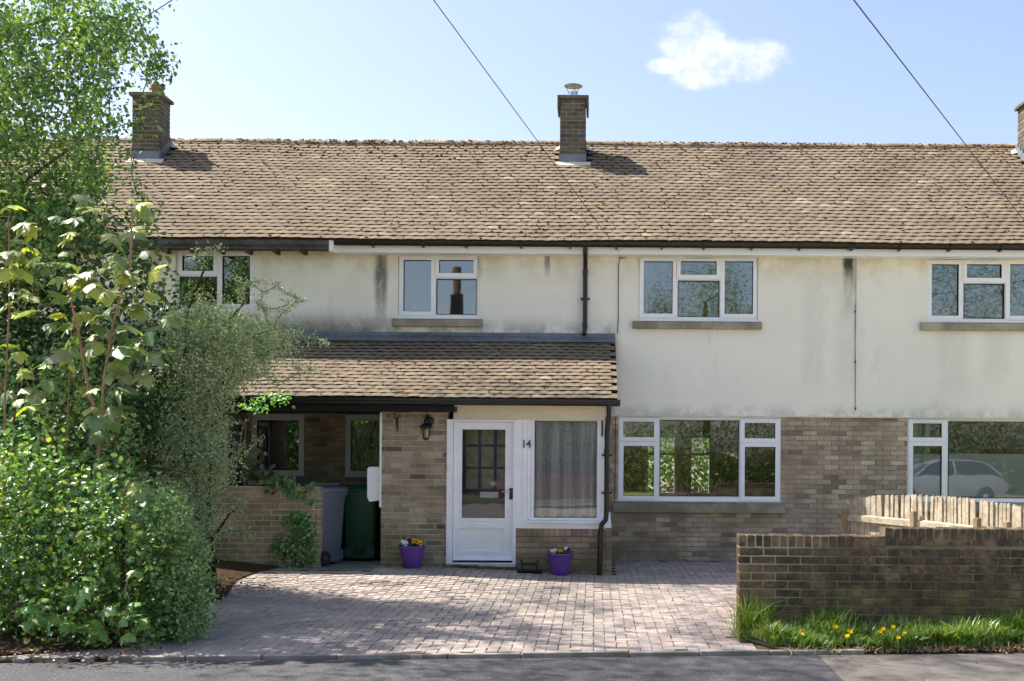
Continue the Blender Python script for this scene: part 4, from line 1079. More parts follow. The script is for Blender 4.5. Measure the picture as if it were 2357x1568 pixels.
M['lf_seed'] = leaf_mat('seedling_leaf', [(0, lin(110,156,66)), (.5, lin(134,174,84)), (1, lin(150,180,96))], .4, 1.5, .45, .06)
M['lf_ivy'] = leaf_mat('ivy_leaf', [(0, lin(46,92,34)), (.5, lin(74,132,44)), (1, lin(112,164,62))], .3, 1.6, .35, .08)
M['lf_red'] = leaf_mat('creeper_leaf', [(0, lin(72,92,52)), (.55, lin(104,124,70)), (.75, lin(128,104,60)), (.9, lin(136,52,48)), (1, lin(160,60,56))], .3, 1.4)
M['lf_spray'] = leaf_mat('bright_spray_leaf', [(0, lin(92,150,66)), (1, lin(132,182,92))], .4, 1.6)
M['lf_far'] = leaf_mat('roadside_leaf', [(0, lin(54,88,30)), (.5, lin(88,120,42)), (.85, lin(124,140,58)), (1, lin(150,140,66))], .3, 1.5)
M['grass'] = leaf_mat('grass_blade', [(0, lin(66,102,36)), (.4, lin(98,138,52)), (.75, lin(136,166,64)), (.9, lin(168,190,84)), (.93, lin(196,184,130)), (1, lin(206,192,148))], .38, 1.6, .35, .07)
M['bark'] = simple('brown_bark', lin(98,82,66), .9, .1, .4, 6, 50, bump=.4)
M['bark_syc'] = simple('smooth_tan_bark', lin(150,122,98), .8, .15, .3, 5, 40)
M['bark_birch'] = simple('birch_bark', lin(150,142,132), .85, .15, .5, 3, 20)
M['bark_dark'] = simple('dark_twig', lin(64,54,46), .9, .1, .3, 6, 40)

def tmpl(outline, mid):
    """half outline (x, y, z) from base to tip plus midrib points -> closed leaf of triangles"""
    n = len(outline); V = [(0, 0, 0), (0, mid[0], mid[1]), (0, outline[-1][1], outline[-1][2])]
    r = list(range(3, 3 + n - 1)); V += list(outline[:-1])
    l = list(range(3 + n - 1, 3 + 2*(n-1))); V += [(-x, y, z) for x, y, z in outline[:-1]]
    T = []
    for side, fl in ((r, False), (l, True)):
        ch = [0] + side + [2]
        for a, b_ in zip(ch[:-1], ch[1:]):
            T.append((1, a, b_) if not fl else (1, b_, a))
    return np.array(V, float), np.array(T)
T_BIRCH = tmpl([(.36, .25, .04), (.3, .55, .03), (0, 1, -.06)], (.4, 0))
T_LANCE = (np.array([(0,0,0), (.2,.45,.05), (-.2,.45,.05), (0,1,-.05)], float), np.array([(0,1,3), (0,3,2)]))
T_OVAL = tmpl([(.3, .22, .05), (.38, .55, .06), (0, 1, 0)], (.5, -.02))
T_FAR = (np.array([(0,0,0), (.36,.45,.05), (-.36,.45,.05), (0,1,-.05)], float), np.array([(0,1,3), (0,3,2)]))
T_HOLLY = tmpl([(.14,.05,.0), (.34,.16,.16), (.2,.3,.02), (.42,.46,.18), (.22,.6,.02), (.33,.78,.15), (.1,.84,.02), (0,1.08,.05)], (.45, -.05))
_syc = [(.10,-.05,0), (.34,-.12,-.08), (.52,-.02,-.16), (.40,.10,-.06), (.62,.22,-.18), (.78,.44,-.3), (.56,.46,-.14), (.34,.46,-.05), (.44,.66,-.14), (.30,.74,-.12), (.24,.90,-.16), (0,1.1,-.26)]
T_SYC = tmpl(_syc, (.32, .02))
T_IVY = tmpl([(.12,-.06,0), (.42,.05,.02), (.34,.3,.03), (.5,.45,.02), (.22,.62,.02), (0,1,0)], (.35, .03))

def orient(n, up=(0, 0, 1), bias=1.0, spread=1.0, tip=None, tipw=0.0):
    N3 = nrg.normal(size=(n, 3)) * spread + np.array(up) * bias; N3 /= np.linalg.norm(N3, axis=1)[:, None] + 1e-9
    t = nrg.normal(size=(n, 3)) + (np.array(tip) * tipw if tip is not None else 0)
    t -= N3 * (t * N3).sum(1)[:, None]; t /= np.linalg.norm(t, axis=1)[:, None] + 1e-9
    b_ = np.cross(t, N3)
    return np.stack([b_, t, N3], axis=2)      # columns: x, y (length), z (normal)
def leaves(name, P, size, T, m, parent, up=(0,0,1), bias=1.0, spread=1.0, tip=None, tipw=0.0, rnd=None):
    P = np.asarray(P, float); n = len(P); Rm = orient(n, up, bias, spread, tip, tipw)
    S = np.asarray(size if np.ndim(size) else np.full(n, size))[:, None, None]
    V = np.einsum('nij,kj->nki', Rm, T[0]) * S + P[:, None, :]
    F_ = T[1][None] + (np.arange(n) * len(T[0]))[:, None, None]
    me = np_mesh(name, V.reshape(-1, 3), F_.reshape(-1, 3), nrg.random(n) if rnd is None else rnd, m, len(T[1]))
    return lnk(bpy.data.objects.new(name, me), parent)
def inpoly(x, y, poly):
    c = False; j = len(poly) - 1
    for i in range(len(poly)):
        xi, yi = poly[i]; xj, yj = poly[j]
        if (yi > y) != (yj > y) and x < (xj - xi) * (y - yi) / (yj - yi) + xi: c = not c
        j = i
    return c
def sample(poly, n, d0, d1, bulge=True):
    """points spread through a volume whose outline in the photograph is `poly`, between depths d0 and d1"""
    xs, ys = [p[0] for p in poly], [p[1] for p in poly]; out = []
    while len(out) < n:
        x, y = rng.uniform(min(xs), max(xs)), rng.uniform(min(ys), max(ys))
        if inpoly(x, y, poly): out.append(W(x, y, rng.uniform(d0, d1)))
    return out
def grow(stems, targets, r0, rmin, bend=.12, sag=0.0):
    """join targets to the nearest point of what has grown so far"""
    nodes = [Vector(p) for s in stems for p in s]; rad = [r0 * (1 - .6 * i / max(1, len(s)-1)) for s in stems for i in range(len(s))]
    segs = [(list(map(Vector, s)), [r0 * (1 - .6 * i / max(1, len(s)-1)) for i in range(len(s))]) for s in stems]
    base = Vector(stems[0][0])
    A = np.array([tuple(v) for v in nodes])
    for t in sorted(targets, key=lambda v: (v - base).length):
        tt = np.array(tuple(t)); d = np.linalg.norm(A - tt, axis=1) + np.maximum(0, A[:, 2] - tt[2]) * .6
        i = int(d.argmin()); p = Vector(A[i]); L = (t - p).length
        if L < .02: continue
        n = max(2, min(5, int(L / .18) + 1)); pts = [p]
        off = Vector((rng.gauss(0, 1), rng.gauss(0, 1), rng.gauss(.4, .8))) * L * bend
        for k in range(1, n + 1):
            u = k / n; pts.append(p.lerp(t, u) + off * math.sin(math.pi * u) - Vector((0, 0, sag * L * u * u)))
        ra = min(rad[i] * .7, rmin + .012 * L); rr = [max(rmin, ra * (1 - u) + rmin * u) for u in [k / n for k in range(n + 1)]]
        segs.append((pts, rr)); A = np.vstack([A, [tuple(v) for v in pts[1:]]]); rad += rr[1:]
    return segs
def branch_obj(segs, m, parent, name='branch', sides=5):
    mb = MB()
    for pts, rr in segs: mb.tube(pts, rr, sides, True)
    o = mb.build(name, m, parent, True)
    if len(segs) > 6: o['kind'] = 'stuff'      # twigs nobody could count
    return o
def limbs(segs, m, parent, name='limb', sides=7):
    for sgm in segs: branch_obj([sgm], m, parent, name, sides)
def cloud(targets, per, sigma, twig=None):
    T = np.array([tuple(t) for t in targets]); P = np.repeat(T, per, axis=0)
    return P + nrg.normal(size=P.shape) * np.asarray(sigma)
def along(segs, n, jitter):
    out = []
    L = [sum((b_ - a).length for a, b_ in zip(p[:-1], p[1:])) for p, r in segs]
    ch = rng.choices(range(len(segs)), L, k=n)
    for i in ch:
        p = segs[i][0]; u = rng.random() * (len(p) - 1); k = min(int(u), len(p) - 2)
        out.append(p[k].lerp(p[k+1], u - k) + Vector((rng.gauss(0, jitter), rng.gauss(0, jitter), rng.gauss(0, jitter))))
    return np.array([tuple(v) for v in out])

# ---- birch at the left, hanging over the drive
bt = thing('birch_tree', 'tall birch with small bright green leaves hanging in front of the roof end', 'tree', (-9.0, 13.6, 0))
pol = [(-260,-40), (285,-40), (300,60), (345,130), (340,170), (285,195), (295,240), (262,290), (275,330), (240,380), (245,430), (295,470), (290,520), (240,560), (150,600), (-260,640)]
tg = sample(pol, 300, 11.6, 14.6)
edge = [W(x, y, d) for x, y, d in ((368, 122, 12.6), (378, 160, 12.6), (385, 148, 12.8), (350, 95, 12.9), (330, 40, 12.8), (330, 290, 13), (310, 350, 12.7), (345, 490, 12.2), (340, 500, 12.5), (325, 20, 12.4), (315, 280, 13.0), (300, 10, 12.5), (360, 135, 12.7), (375, 150, 12.9), (350, 160, 12.6), (335, 120, 12.5), (340, 180, 12.8), (320, 150, 12.7), (365, 180, 12.6), (330, 240, 12.8), (340, 80, 12.6), (330, 455, 12.3), (310, 420, 12.4))]
tg += edge
up_ = []
while len(up_) < 500:
    v = Vector((rng.uniform(-1, 1), rng.uniform(-1, 1), rng.uniform(-1, 1)))
    if v.length < 1: up_.append(Vector((-7.0 + 4.6 * v.x, 14.4 + 4.2 * v.y, 10.0 + 3.4 * v.z)))
up_ = [p for p in up_ if p.z > EYE + 1040 * p.y / F + .3 and p.x > -9.2]
trunk = [(-9.0, 13.6, -.05), (-8.95, 13.55, 2), (-8.7, 13.5, 4.2), (-8.4, 13.4, 6.5), (-8.0, 13.3, 9), (-7.7, 13.2, 11.5)]
limb = [[(-8.8, 13.5, 3.6), (-7.8, 13.3, 4.2), (-6.6, 13.0, 4.6), (-5.6, 12.8, 5.2)], [(-8.6, 13.5, 5), (-7.2, 12.8, 6), (-6.0, 12.6, 6.4)], [(-8.4, 13.4, 6.6), (-6.8, 13.4, 8), (-5.2, 13.2, 9)]]
sg = grow([trunk] + limb, tg + up_, .13, .006, .1, .05)
for k in (1, 2, 3): sg[k] = (sg[k][0], [.035, .028, .02, .012][:len(sg[k][0])])
branch_obj(sg[:1], M['bark_birch'], bt, 'trunk', 10); limbs(sg[1:4], M['bark'], bt); branch_obj(sg[4:], M['bark'], bt, 'branch')
P1 = cloud(tg[:300], 92, (.115, .13, .13)); P1 = np.vstack([P1, cloud(tg[300:], 30, (.08, .1, .09))]); P2 = cloud(up_, 46, (.3, .3, .3)); P3 = along(sg[4:], 6000, .06)
def hidden(P):   # keep the upper crown above the top of the picture
    qx = CX + P[:, 0] * F / P[:, 1]; qy = CY - (P[:, 2] - EYE) * F / P[:, 1]; return (qy < -25) | (qx < -30)
P2 = P2[hidden(P2)]
P = np.vstack([P1, P2, P3]); sz = nrg.uniform(.034, .07, len(P)); sz[len(P1):len(P1) + len(P2)] = nrg.uniform(.05, .085, len(P2)); leaves('crown', P, sz, T_BIRCH, M['lf_birch'], bt, bias=.5, tip=(0, 0, -1), tipw=1.4)

# ---- dark evergreen mass behind
ht = thing('holly_tree', 'dark evergreen holly tree filling the space behind the sycamore saplings', 'tree', (-6.6, 13.2, 0))
pol = [(-260, 400), (60, 430), (300, 480), (365, 570), (385, 640), (405, 760), (400, 1000), (400, 1200), (300, 1320), (-260, 1340)]
tg = sample(pol, 330, 12.4, 14.4)
sg = grow([[(-6.6, 13.2, 0), (-6.6, 13.2, 1.2), (-6.5, 13.1, 2.6), (-6.4, 13.0, 4)], [(-7.8, 13, 0), (-7.8, 13, 2), (-7.6, 12.9, 3.6)]], tg, .08, .005)
branch_obj(sg[:1], M['bark'], ht, 'trunk', 8); branch_obj(sg[1:2], M['bark'], ht, 'trunk', 8); branch_obj(sg[2:], M['bark_dark'], ht, 'branch')
P = np.vstack([cloud(tg, 92, (.16, .2, .16)), along(sg, 1500, .05)]); leaves('crown', P, nrg.uniform(.05, .075, len(P)), T_OVAL, M['lf_hedge'], ht, bias=.7)

# ---- silvery arching shrub
cs = thing('cotoneaster_shrub', 'silvery grey green shrub arching out towards the porch roof', 'shrub', tuple(W(470, 1300, 13.1)))
pol = [(385, 790), (420, 715), (480, 700), (545, 715), (600, 740), (650, 770), (665, 805), (620, 835), (555, 870), (525, 960), (525, 1080), (490, 1140), (505, 1190), (465, 1250), (425, 1230), (410, 1100), (390, 900)]
tg = sample(pol, 300, 12.4, 13.6)
tips = [(600, 650, 12.6), (640, 660, 12.8), (682, 682, 12.9), (690, 745, 12.7), (752, 788, 12.6), (725, 780, 12.7), (665, 700, 12.5), (640, 655, 12.6), (575, 648, 12.5), (480, 572, 12.8), (505, 575, 12.6), (600, 700, 12.4), (720, 850, 13), (690, 840, 12.8), (560, 660, 13), (655, 715, 12.8), (700, 690, 12.9), (545, 640, 12.7), (450, 585, 12.7), (575, 1240, 12.7), (560, 1220, 12.9), (600, 1010, 13.1), (560, 1040, 13.0), (640, 880, 12.8), (560, 1150, 12.7)]
bs = W(470, 1305, 13.1); bs.z = 0
stems = [[bs, W(455, 1180, 13), W(440, 1000, 12.9), W(470, 800, 12.8), W(560, 700, 12.7)], [bs + Vector((.1, .1, 0)), W(480, 1150, 13.1), W(490, 980, 13.1), W(520, 850, 13), W(640, 800, 12.9)], [bs + Vector((-.1, 0, 0)), W(430, 1100, 12.8), W(420, 900, 12.7), W(430, 720, 12.7), W(470, 620, 12.7)], [bs, W(490, 1240, 12.9), W(530, 1180, 12.9)]]
tipv = [W(*t) for t in tips]
sg = grow(stems, tg + tipv, .028, .0035, .1, .02)
limbs(sg[:4], M['bark_dark'], cs, 'stem'); branch_obj(sg[4:], M['bark_dark'], cs, 'branch')
P = np.vstack([cloud(tg, 90, (.105, .15, .105)), along(sg[4:], 11000, .022), cloud(tipv, 18, (.05, .05, .03))])
leaves('crown', P, nrg.uniform(.03, .052, len(P)), T_LANCE, M['lf_coto'], cs, bias=.35)

# ---- holly bush low in front, rounded bush beside the drive
hb = thing('holly_bush', 'spiny green holly bush at the roadside left of the drive', 'bush', tuple(W(120, 1500, 10.0)))
pol = [(-200, 1010), (80, 1020), (180, 1090), (290, 1110), (340, 1180), (360, 1330), (330, 1440), (270, 1515), (60, 1530), (-200, 1545)]
tg = sample(pol, 270, 9.6, 11.0) + sample([(-200, 800), (160, 830), (290, 980), (340, 1130), (-200, 1130)], 90, 11.0, 12.2)
bs = W(120, 1500, 10.4); bs.z = 0
sg = grow([[bs, bs + Vector((.05, .1, .6)), bs + Vector((.1, .3, 1.3))], [bs + Vector((-.8, .2, 0)), bs + Vector((-.8, .4, 1)), bs + Vector((-.7, .7, 2))]], tg, .03, .004)
limbs(sg[:2], M['bark'], hb, 'stem'); branch_obj(sg[2:], M['bark'], hb, 'branch')
P = np.vstack([cloud(tg, 40, (.13, .13, .13)), along(sg, 900, .04)])
leaves('crown', P, nrg.uniform(.04, .066, len(P)), T_HOLLY, M['lf_holly'], hb, up=(0, -.35, 1), bias=.9)
rb_ = thing('rounded_bush', 'soft rounded grey green bush leaning over the drive edge', 'bush', tuple(W(410, 1500, 10.3)))
pol = [(300, 1240), (335, 1150), (390, 1140), (425, 1220), (455, 1290), (470, 1370), (462, 1440), (440, 1495), (380, 1500), (320, 1470)]
tg = sample(pol, 210, 9.9, 10.9)
bs = W(390, 1490, 10.3); bs.z = 0
sg = grow([[bs, bs + Vector((0, .1, .4)), bs + Vector((0, .1, .9))]], tg, .025, .003)
branch_obj(sg, M['bark_dark'], rb_, 'branch')
P = np.vstack([cloud(tg, 110, (.085, .085, .085)), along(sg, 1500, .025)])
leaves('crown', P, nrg.uniform(.02, .042, len(P)), T_OVAL, M['lf_round'], rb_, up=(.2, -.4, 1), bias=.8)

# ---- sycamore saplings with large leaves, each leaf its own part
syc_me = []
for k in range(6):
    V, T = T_SYC; V = V.copy(); V[:, 2] = V[:, 2] * (0.7 + .25 * k) + .06 * nrg.normal(size=len(V)) * .3; V[:, 0] *= .92 + .05 * k
    me = np_mesh('leaf', V, T, np.zeros(1), None, len(T)); syc_me.append(me)
def syc_leaf(parent, p, size, m, toward):
    key = m.name; me = rng.choice(SM[key])
    nrm = Vector((rng.gauss(0, .4), -.45 + rng.gauss(0, .35), 1.0 + rng.gauss(0, .3))).normalized()
    t = Vector(toward) + Vector((rng.gauss(0, .5), rng.gauss(0, .5), -.45 + rng.gauss(0, .2)))
    t = (t - nrm * t.dot(nrm)).normalized(); x = t.cross(nrm)
    Mx = Matrix(((x.x, t.x, nrm.x, p.x), (x.y, t.y, nrm.y, p.y), (x.z, t.z, nrm.z, p.z), (0, 0, 0, 1)))
    o = bpy.data.objects.new('leaf', me); lnk(o, parent); o.matrix_basis = Mx @ Matrix.Scale(size, 4); return o
SM = {}
for mm in (M['lf_syc'], M['lf_seed']):
    SM[mm.name] = []
    for me in syc_me: c = me.copy(); c.materials.append(mm); SM[mm.name].append(c)
def sapling(name, label, stems, pols, rad, d0, d1, m, smin, smax, group=None):
    b0 = Vector(stems[0][0]); t = thing(name, label, 'sapling', tuple(b0), group)
    tg = [p for pol, n in pols for p in sample(pol, n, d0, d1)]
    hubs = [p + Vector((rng.gauss(0, .02), rng.gauss(0, .02), .03)) for p in tg]
    sg = grow(stems, hubs, rad, .0025, .06)
    branch_obj(sg, M['bark_syc'], t, 'stem', 6)
    core = sum((Vector(s[-1]) for s in stems), Vector()) / len(stems)
    for h in hubs:
        for k in range(rng.choice((1, 1, 2))):
            d = (h - core); d.z *= .2
            syc_leaf(t, h + Vector((rng.gauss(0, .03), rng.gauss(0, .03), rng.gauss(0, .03))), rng.uniform(smin, smax), m, d.normalized() if d.length > .01 else (1, 0, 0))
    return t
g0 = W(205, 1330, 10.5); g0.z = .03
sapling('sycamore_sapling', 'tall sycamore sapling with broad pale leaves in front of the dark holly', [[g0, W(213, 1140, 10.5), W(232, 1000, 10.5), W(238, 880, 10.5), W(262, 740, 10.5), W(300, 600, 10.4), W(305, 480, 10.4)], [W(232, 985, 10.5), W(205, 900, 10.5), W(180, 760, 10.4), W(150, 640, 10.4)]],
        [([(20, 600), (70, 520), (200, 470), (280, 455), (325, 480), (345, 560), (395, 700), (410, 760), (340, 880), (240, 860), (140, 800), (50, 700)], 84), ([(190, 880), (330, 880), (320, 960), (260, 1010), (200, 980)], 10)], .02, 10.2, 10.8, M['lf_syc'], .11, .19, 'sycamore saplings')
g1 = W(140, 1340, 10.9); g1.z = .03
sapling('sycamore_sapling', 'slim bare stemmed sycamore sapling behind the tall one', [[g1, W(143, 1180, 10.9), W(155, 980, 10.9), W(160, 850, 10.9), W(165, 760, 10.9)]], [([(90, 760), (190, 700), (240, 780), (200, 900), (110, 880)], 16), ([(120, 1050), (230, 1040), (230, 1120), (130, 1130)], 9)], .011, 10.7, 11.1, M['lf_syc'], .1, .17, 'sycamore saplings')
g2 = W(10, 1340, 10.6); g2.z = .03
sapling('sycamore_sapling', 'sycamore sapling with young yellowish leaves at the photo edge', [[g2, W(8, 1100, 10.6), W(12, 900, 10.6), W(22, 700, 10.6), W(20, 500, 10.6)]], [([(-40, 430), (45, 430), (60, 560), (50, 860), (-40, 860)], 26), ([(-20, 860), (100, 850), (110, 930), (60, 960), (0, 930)], 9)], .014, 10.3, 10.9, M['lf_syc'], .09, .16, 'sycamore saplings')
g3 = W(240, 1500, 9.75); g3.z = .02
sapling('sycamore_seedling', 'low sycamore seedling spreading bright leaves at the foot of the holly bush', [[g3, W(240, 1440, 9.7), W(235, 1390, 9.7)]], [([(150, 1380), (210, 1330), (330, 1330), (340, 1400), (300, 1480), (230, 1515), (160, 1470)], 26)], .008, 9.5, 9.75, M['lf_seed'], .075, .12, 'sycamore seedlings')
g4 = W(70, 1480, 9.8); g4.z = .02
sapling('sycamore_seedling', 'small sycamore seedling near the bottom corner of the holly bush', [[g4, W(70, 1440, 9.7), W(68, 1410, 9.7)]], [([(10, 1380), (110, 1375), (125, 1430), (60, 1450)], 8)], .006, 9.5, 9.7, M['lf_seed'], .075, .12, 'sycamore seedlings')
g5 = W(330, 1300, 10.2); g5.z = .02
sapling('sycamore_seedling', 'sycamore seedling with olive leaves between the holly and the rounded bush', [[g5, W(300, 1250, 10.2), W(270, 1200, 10.2)]], [([(240, 1130), (330, 1120), (340, 1200), (260, 1220)], 7), ([(330, 1270), (400, 1260), (380, 1320)], 5)], .006, 9.85, 10.0, M['lf_syc'], .09, .14, 'sycamore seedlings')

# ---- broken stump, climbers on the low wall, bright spray
st_ = thing('broken_stump', 'splintered pale wooden stump standing up among the holly', 'stump', tuple(W(283, 1200, 10.0)))
a = W(283, 1190, 9.9); mb = MB(); mb.tube([(a.x, a.y, .05), a], [.014, .02], 6); mb.build('stump_base', M['bark_dark'], st_)
mb = MB(); mb.tube([a, W(288, 1150, 9.9), W(296, 1098, 9.9)], [.021, .022, .006], 6); mb.build('splintered_wood', simple('split_wood', lin(150,110,80), .85, .1, .35, 8, 40), st_)
mb = MB(); a = W(290, 1185, 9.9); mb.tube([a, W(299, 1140, 9.9)], [.01, .004], 5); mb.build('splinter', M['bark_syc'], st_)
def climber(name, label, pols, d0, d1, n, m, T, s0, s1, stem0):
    t = thing(name, label, 'climber', tuple(stem0)); tg = [p for pol, k in pols for p in sample(pol, k, d0, d1)]
    sg = grow([[stem0, stem0 + Vector((.02, 0, .25))]], tg, .008, .002, .1)
    branch_obj(sg, M['bark_dark'], t, 'stem', 5)
    P = cloud(tg, n, (.05, .03, .05)); leaves('foliage', P, nrg.uniform(s0, s1, len(P)), T, m, t, up=(0, -1, .5), bias=1.0, spread=.7, tip=(0, 0, -1), tipw=1.2); return t
YL = 15.3
climber('ivy', 'bright ivy tumbling over the corner of the low brick wall', [([(630, 1105), (660, 1095), (690, 1120), (722, 1125), (715, 1160), (690, 1145), (650, 1130)], 30)], YL - .12, YL + .12, 9, M['lf_ivy'], T_IVY, .04, .07, Vector((W(650, 1300, YL).x, YL + .3, .1)))
climber('ivy', 'ivy patch clinging to the face of the low brick wall', [([(655, 1190), (690, 1180), (720, 1200), (712, 1240), (665, 1235)], 26), ([(630, 1250), (720, 1235), (726, 1270), (700, 1305), (640, 1300)], 40)], YL - .07, YL - .01, 10, M['lf_ivy'], T_IVY, .03, .055, Vector((W(680, 1308, YL).x, YL - .03, .1)))
climber('creeper', 'creeper with reddish leaves beside the recessed window', [([(560, 1050), (600, 1045), (612, 1080), (640, 1110), (662, 1140), (620, 1130), (570, 1110)], 34)], YL + .0, YL + .3, 6, M['lf_red'], T_IVY, .06, .1, Vector((W(575, 1300, YL).x, YL + .25, .1)))
sp = thing('leafy_spray', 'bright green leafy spray poking past the porch gutter', 'branch', tuple(W(560, 1000, 14.6)))
tg = sample([(565, 935), (610, 912), (655, 905), (662, 920), (630, 940), (590, 950)], 22, 14.5, 14.8)
sg = grow([[W(540, 1100, 14.0), W(560, 980, 14.4), W(600, 930, 14.6)]], tg, .01, .0025)
branch_obj(sg, M['bark_dark'], sp, 'stem', 5); P = cloud(tg, 7, (.05, .05, .03)); leaves('foliage', P, nrg.uniform(.04, .06, len(P)), T_OVAL, M['lf_spray'], sp, bias=1.0)

# ---- grass verge, dandelions, litter
def blades(pts, h, name, m, parent=None, lean=.5):
    P = np.asarray(pts); n = len(P); a = nrg.uniform(0, 6.283, n); d = np.stack([np.cos(a), np.sin(a), np.zeros(n)], 1)
    sd_ = np.stack([-np.sin(a + nrg.normal(0, .6, n)), np.cos(a), np.zeros(n)], 1); w = nrg.uniform(.0025, .0055, n)[:, None]; h = np.asarray(h)[:, None]
    l = nrg.uniform(.1, 1, n)[:, None] * lean; V = np.zeros((n, 7, 3)); up3 = np.array([0, 0, 1.0])
    for k, (t, ww) in enumerate(((0, 1), (.4, .9), (.75, .6))):
        c = P + up3 * h * (t - .25 * l * t * t) + d * h * l * t * t; V[:, 2*k] = c - sd_ * w * ww; V[:, 2*k+1] = c + sd_ * w * ww
    V[:, 6] = P + up3 * h * (1 - .3 * l) + d * h * l
    T = np.array([(0,1,3), (0,3,2), (2,3,5), (2,5,4), (4,5,6)]); F_ = T[None] + (np.arange(n) * 7)[:, None, None]
    me = np_mesh(name, V.reshape(-1, 3), F_.reshape(-1, 3), nrg.random(n), m, 5); return lnk(bpy.data.objects.new(name, me), parent)
gp, gh = [], []
tuft = [(rng.uniform(1.5, 6.4), rng.uniform(9.85, 10.4), rng.uniform(.1, .27)) for _ in range(95)]
while len(gp) < 28000:
    if rng.random() < .55:
        t = rng.choice(tuft); x, y = rng.gauss(t[0], .085), rng.gauss(t[1], .06); hh = t[2] * rng.uniform(.5, 1.35)
    else: x, y = rng.uniform(WALLX + .02, 6.6), rng.uniform(9.7, 10.44); hh = rng.uniform(.05, .15)
    if y > 10.44 or y < EDGE(x) + .04 + .05 * math.sin(x * 9) or x < WALLX + .05 + max(0, 10.25 - y) * .5: continue
    if math.sin(x * 5.3 + 1.7) * math.sin(y * 13 + x * 3) > .45 and y < 10.15 and rng.random() < .7: continue
    hh = (hh + .05 * max(0, (y - 10.1) / .35)) * (.55 + .25 * min(1, max(0, (y - 9.75) / .4))) * (.75 + .5 * (.5 + .5 * math.sin(x * 4.1 + 2 * math.sin(y * 9)))); gp.append((x, y, .02 + .03 * min(1, (y - EDGE(x)) / .3))); gh.append(hh)
for _ in range(260): gp.append((rng.gauss(WALLX + .12, .09), 10.4 + rng.gauss(0, .05), .02)); gh.append(rng.uniform(.2, .5))
o = blades(gp, gh, 'grass', M['grass'], None, 1.1); tag(o, 'long bright grass growing on the verge below the garden wall', 'grass', kind='stuff'); 
wp = []
for _ in range(46):      # broad leaved weeds, and dead straw along the road edge
    x = rng.uniform(WALLX + .2, 6.2); y = EDGE(x) + rng.uniform(.04, .55)
    wp += [(x + rng.gauss(0, .03), y + rng.gauss(0, .03), .02 + rng.uniform(0, .06)) for k in range(rng.randint(5, 11))]
o = leaves('broad_weeds', wp, nrg.uniform(.06, .13, len(wp)), T_LANCE, M['lf_seed'], None, up=(0, -.2, 1), bias=.9); tag(o, 'broad leaved weeds mixed into the verge grass', 'weeds', kind='stuff')
sp_ = [(x, EDGE(x) + rng.gauss(.02, .06), -.015) for x in (rng.uniform(1.6, 6.4) for _ in range(1500))]
o = blades(sp_, nrg.uniform(.03, .1, len(sp_)), 'straw', simple('dead_straw', lin(178,160,120), .9, .1, .3), None, 2.4); tag(o, 'dead straw lying along the road edge of the verge', 'straw', kind='stuff')
M['dand'] = simple('dandelion_yellow', lin(250,214,20), .8, .1, .15)
def dandelion(qx, qy, label):
    v = (qy - CY) - ROLL * (qx - CX); z = rng.uniform(.13, .19); Y = (EYE - z) * F / v; p = W(qx, qy, Y)
    t = thing('dandelion', label, 'flower', (p.x, p.y, .03), 'dandelions in the verge')
    MB().tube([(p.x, p.y + .03, .03), (p.x + .005, p.y + .015, z * .6), p], .003, 5).build('stem', M['lf_ivy'], t)
    n = 46; a = nrg.uniform(0, 6.283, n); T = T_LANCE; rr = rng.uniform(.02, .03)
    nv = Vector((rng.gauss(0, .2), -.6, .8)).normalized(); q = nv.to_track_quat('Z', 'Y').to_matrix()
    mb = MB()
    for k in range(n):
        el = rng.uniform(.05, 1.0); c, s = math.cos(a[k]), math.sin(a[k]); L = rr * (1 - .25 * el)
        pts = [(0, 0, 0), (c*L*.6 - s*.004, s*L*.6 + c*.004, L*.6*el), (c*L, s*L, L*el*.9), (c*L*.6 + s*.004, s*L*.6 - c*.004, L*.6*el)]
        mb.add([tuple(p + q @ Vector(w_)) for w_ in pts], [(0, 1, 2, 3)], rng.random())
    mb.build('flower_head', M['dand'], t)
for i, (zx, zy) in enumerate(((857,1200), (1087,1153), (1183,1186), (1167,1213), (1385,1188), (1408,1168), (1475,1152), (1553,1193), (1511,1223), (1524,1132))):
    qx, qy = (2696 + .594 * zx) * .57544, (1825 + .594 * zy) * .57544
    lab = ['lone yellow dandelion nearest the drive in the verge grass', 'dandelion above the close pair in the verge grass', 'upper one of the close pair of dandelions', 'lower one of the close pair of dandelions', 'first dandelion of the group below the raised wall part', 'small dandelion just beside the first of the right group', 'largest dandelion in the verge grass', 'dandelion farthest from the drive in the verge grass', 'lowest dandelion of the group below the raised wall part', 'small dandelion close above the largest one'][i]
    dandelion(qx, qy, lab)
def litter(n, box, zf, s0, s1, m, name, label):
    P = [(x, y, zf(x, y) + .008) for x, y in ((rng.uniform(box[0], box[1]), rng.uniform(box[2], box[3])) for _ in range(n))]
    o = leaves(name, P, nrg.uniform(s0, s1, n), T_OVAL, m, None, bias=3.0, spread=.8); return tag(o, label, 'litter', kind='stuff')
M['lf_dead'] = leaf_mat('dead_leaf', [(0, lin(78,60,44)), (.5, lin(120,92,66)), (.9, lin(150,122,92)), (1, lin(186,160,124))], .1, 1.0)
P = [(rng.uniform(-6.5, -3.6), rng.gauss(9.32, .16), .03) for _ in range(700)] + [(rng.uniform(1.6, 5), EDGE(2) + rng.gauss(.08, .07), -.012) for _ in range(420)] + [(rng.gauss(-4.1, .5), rng.uniform(12.5, 15), gz(-4.2, 14) + .02) for _ in range(350)] + [(rng.uniform(-3.8, 2), rng.uniform(9.9, 15.4), .006) for _ in range(120)]
P = [(x, y, max(z, gz(x, y) + .006)) if y > 9.7 else (x, y, z) for x, y, z in P]
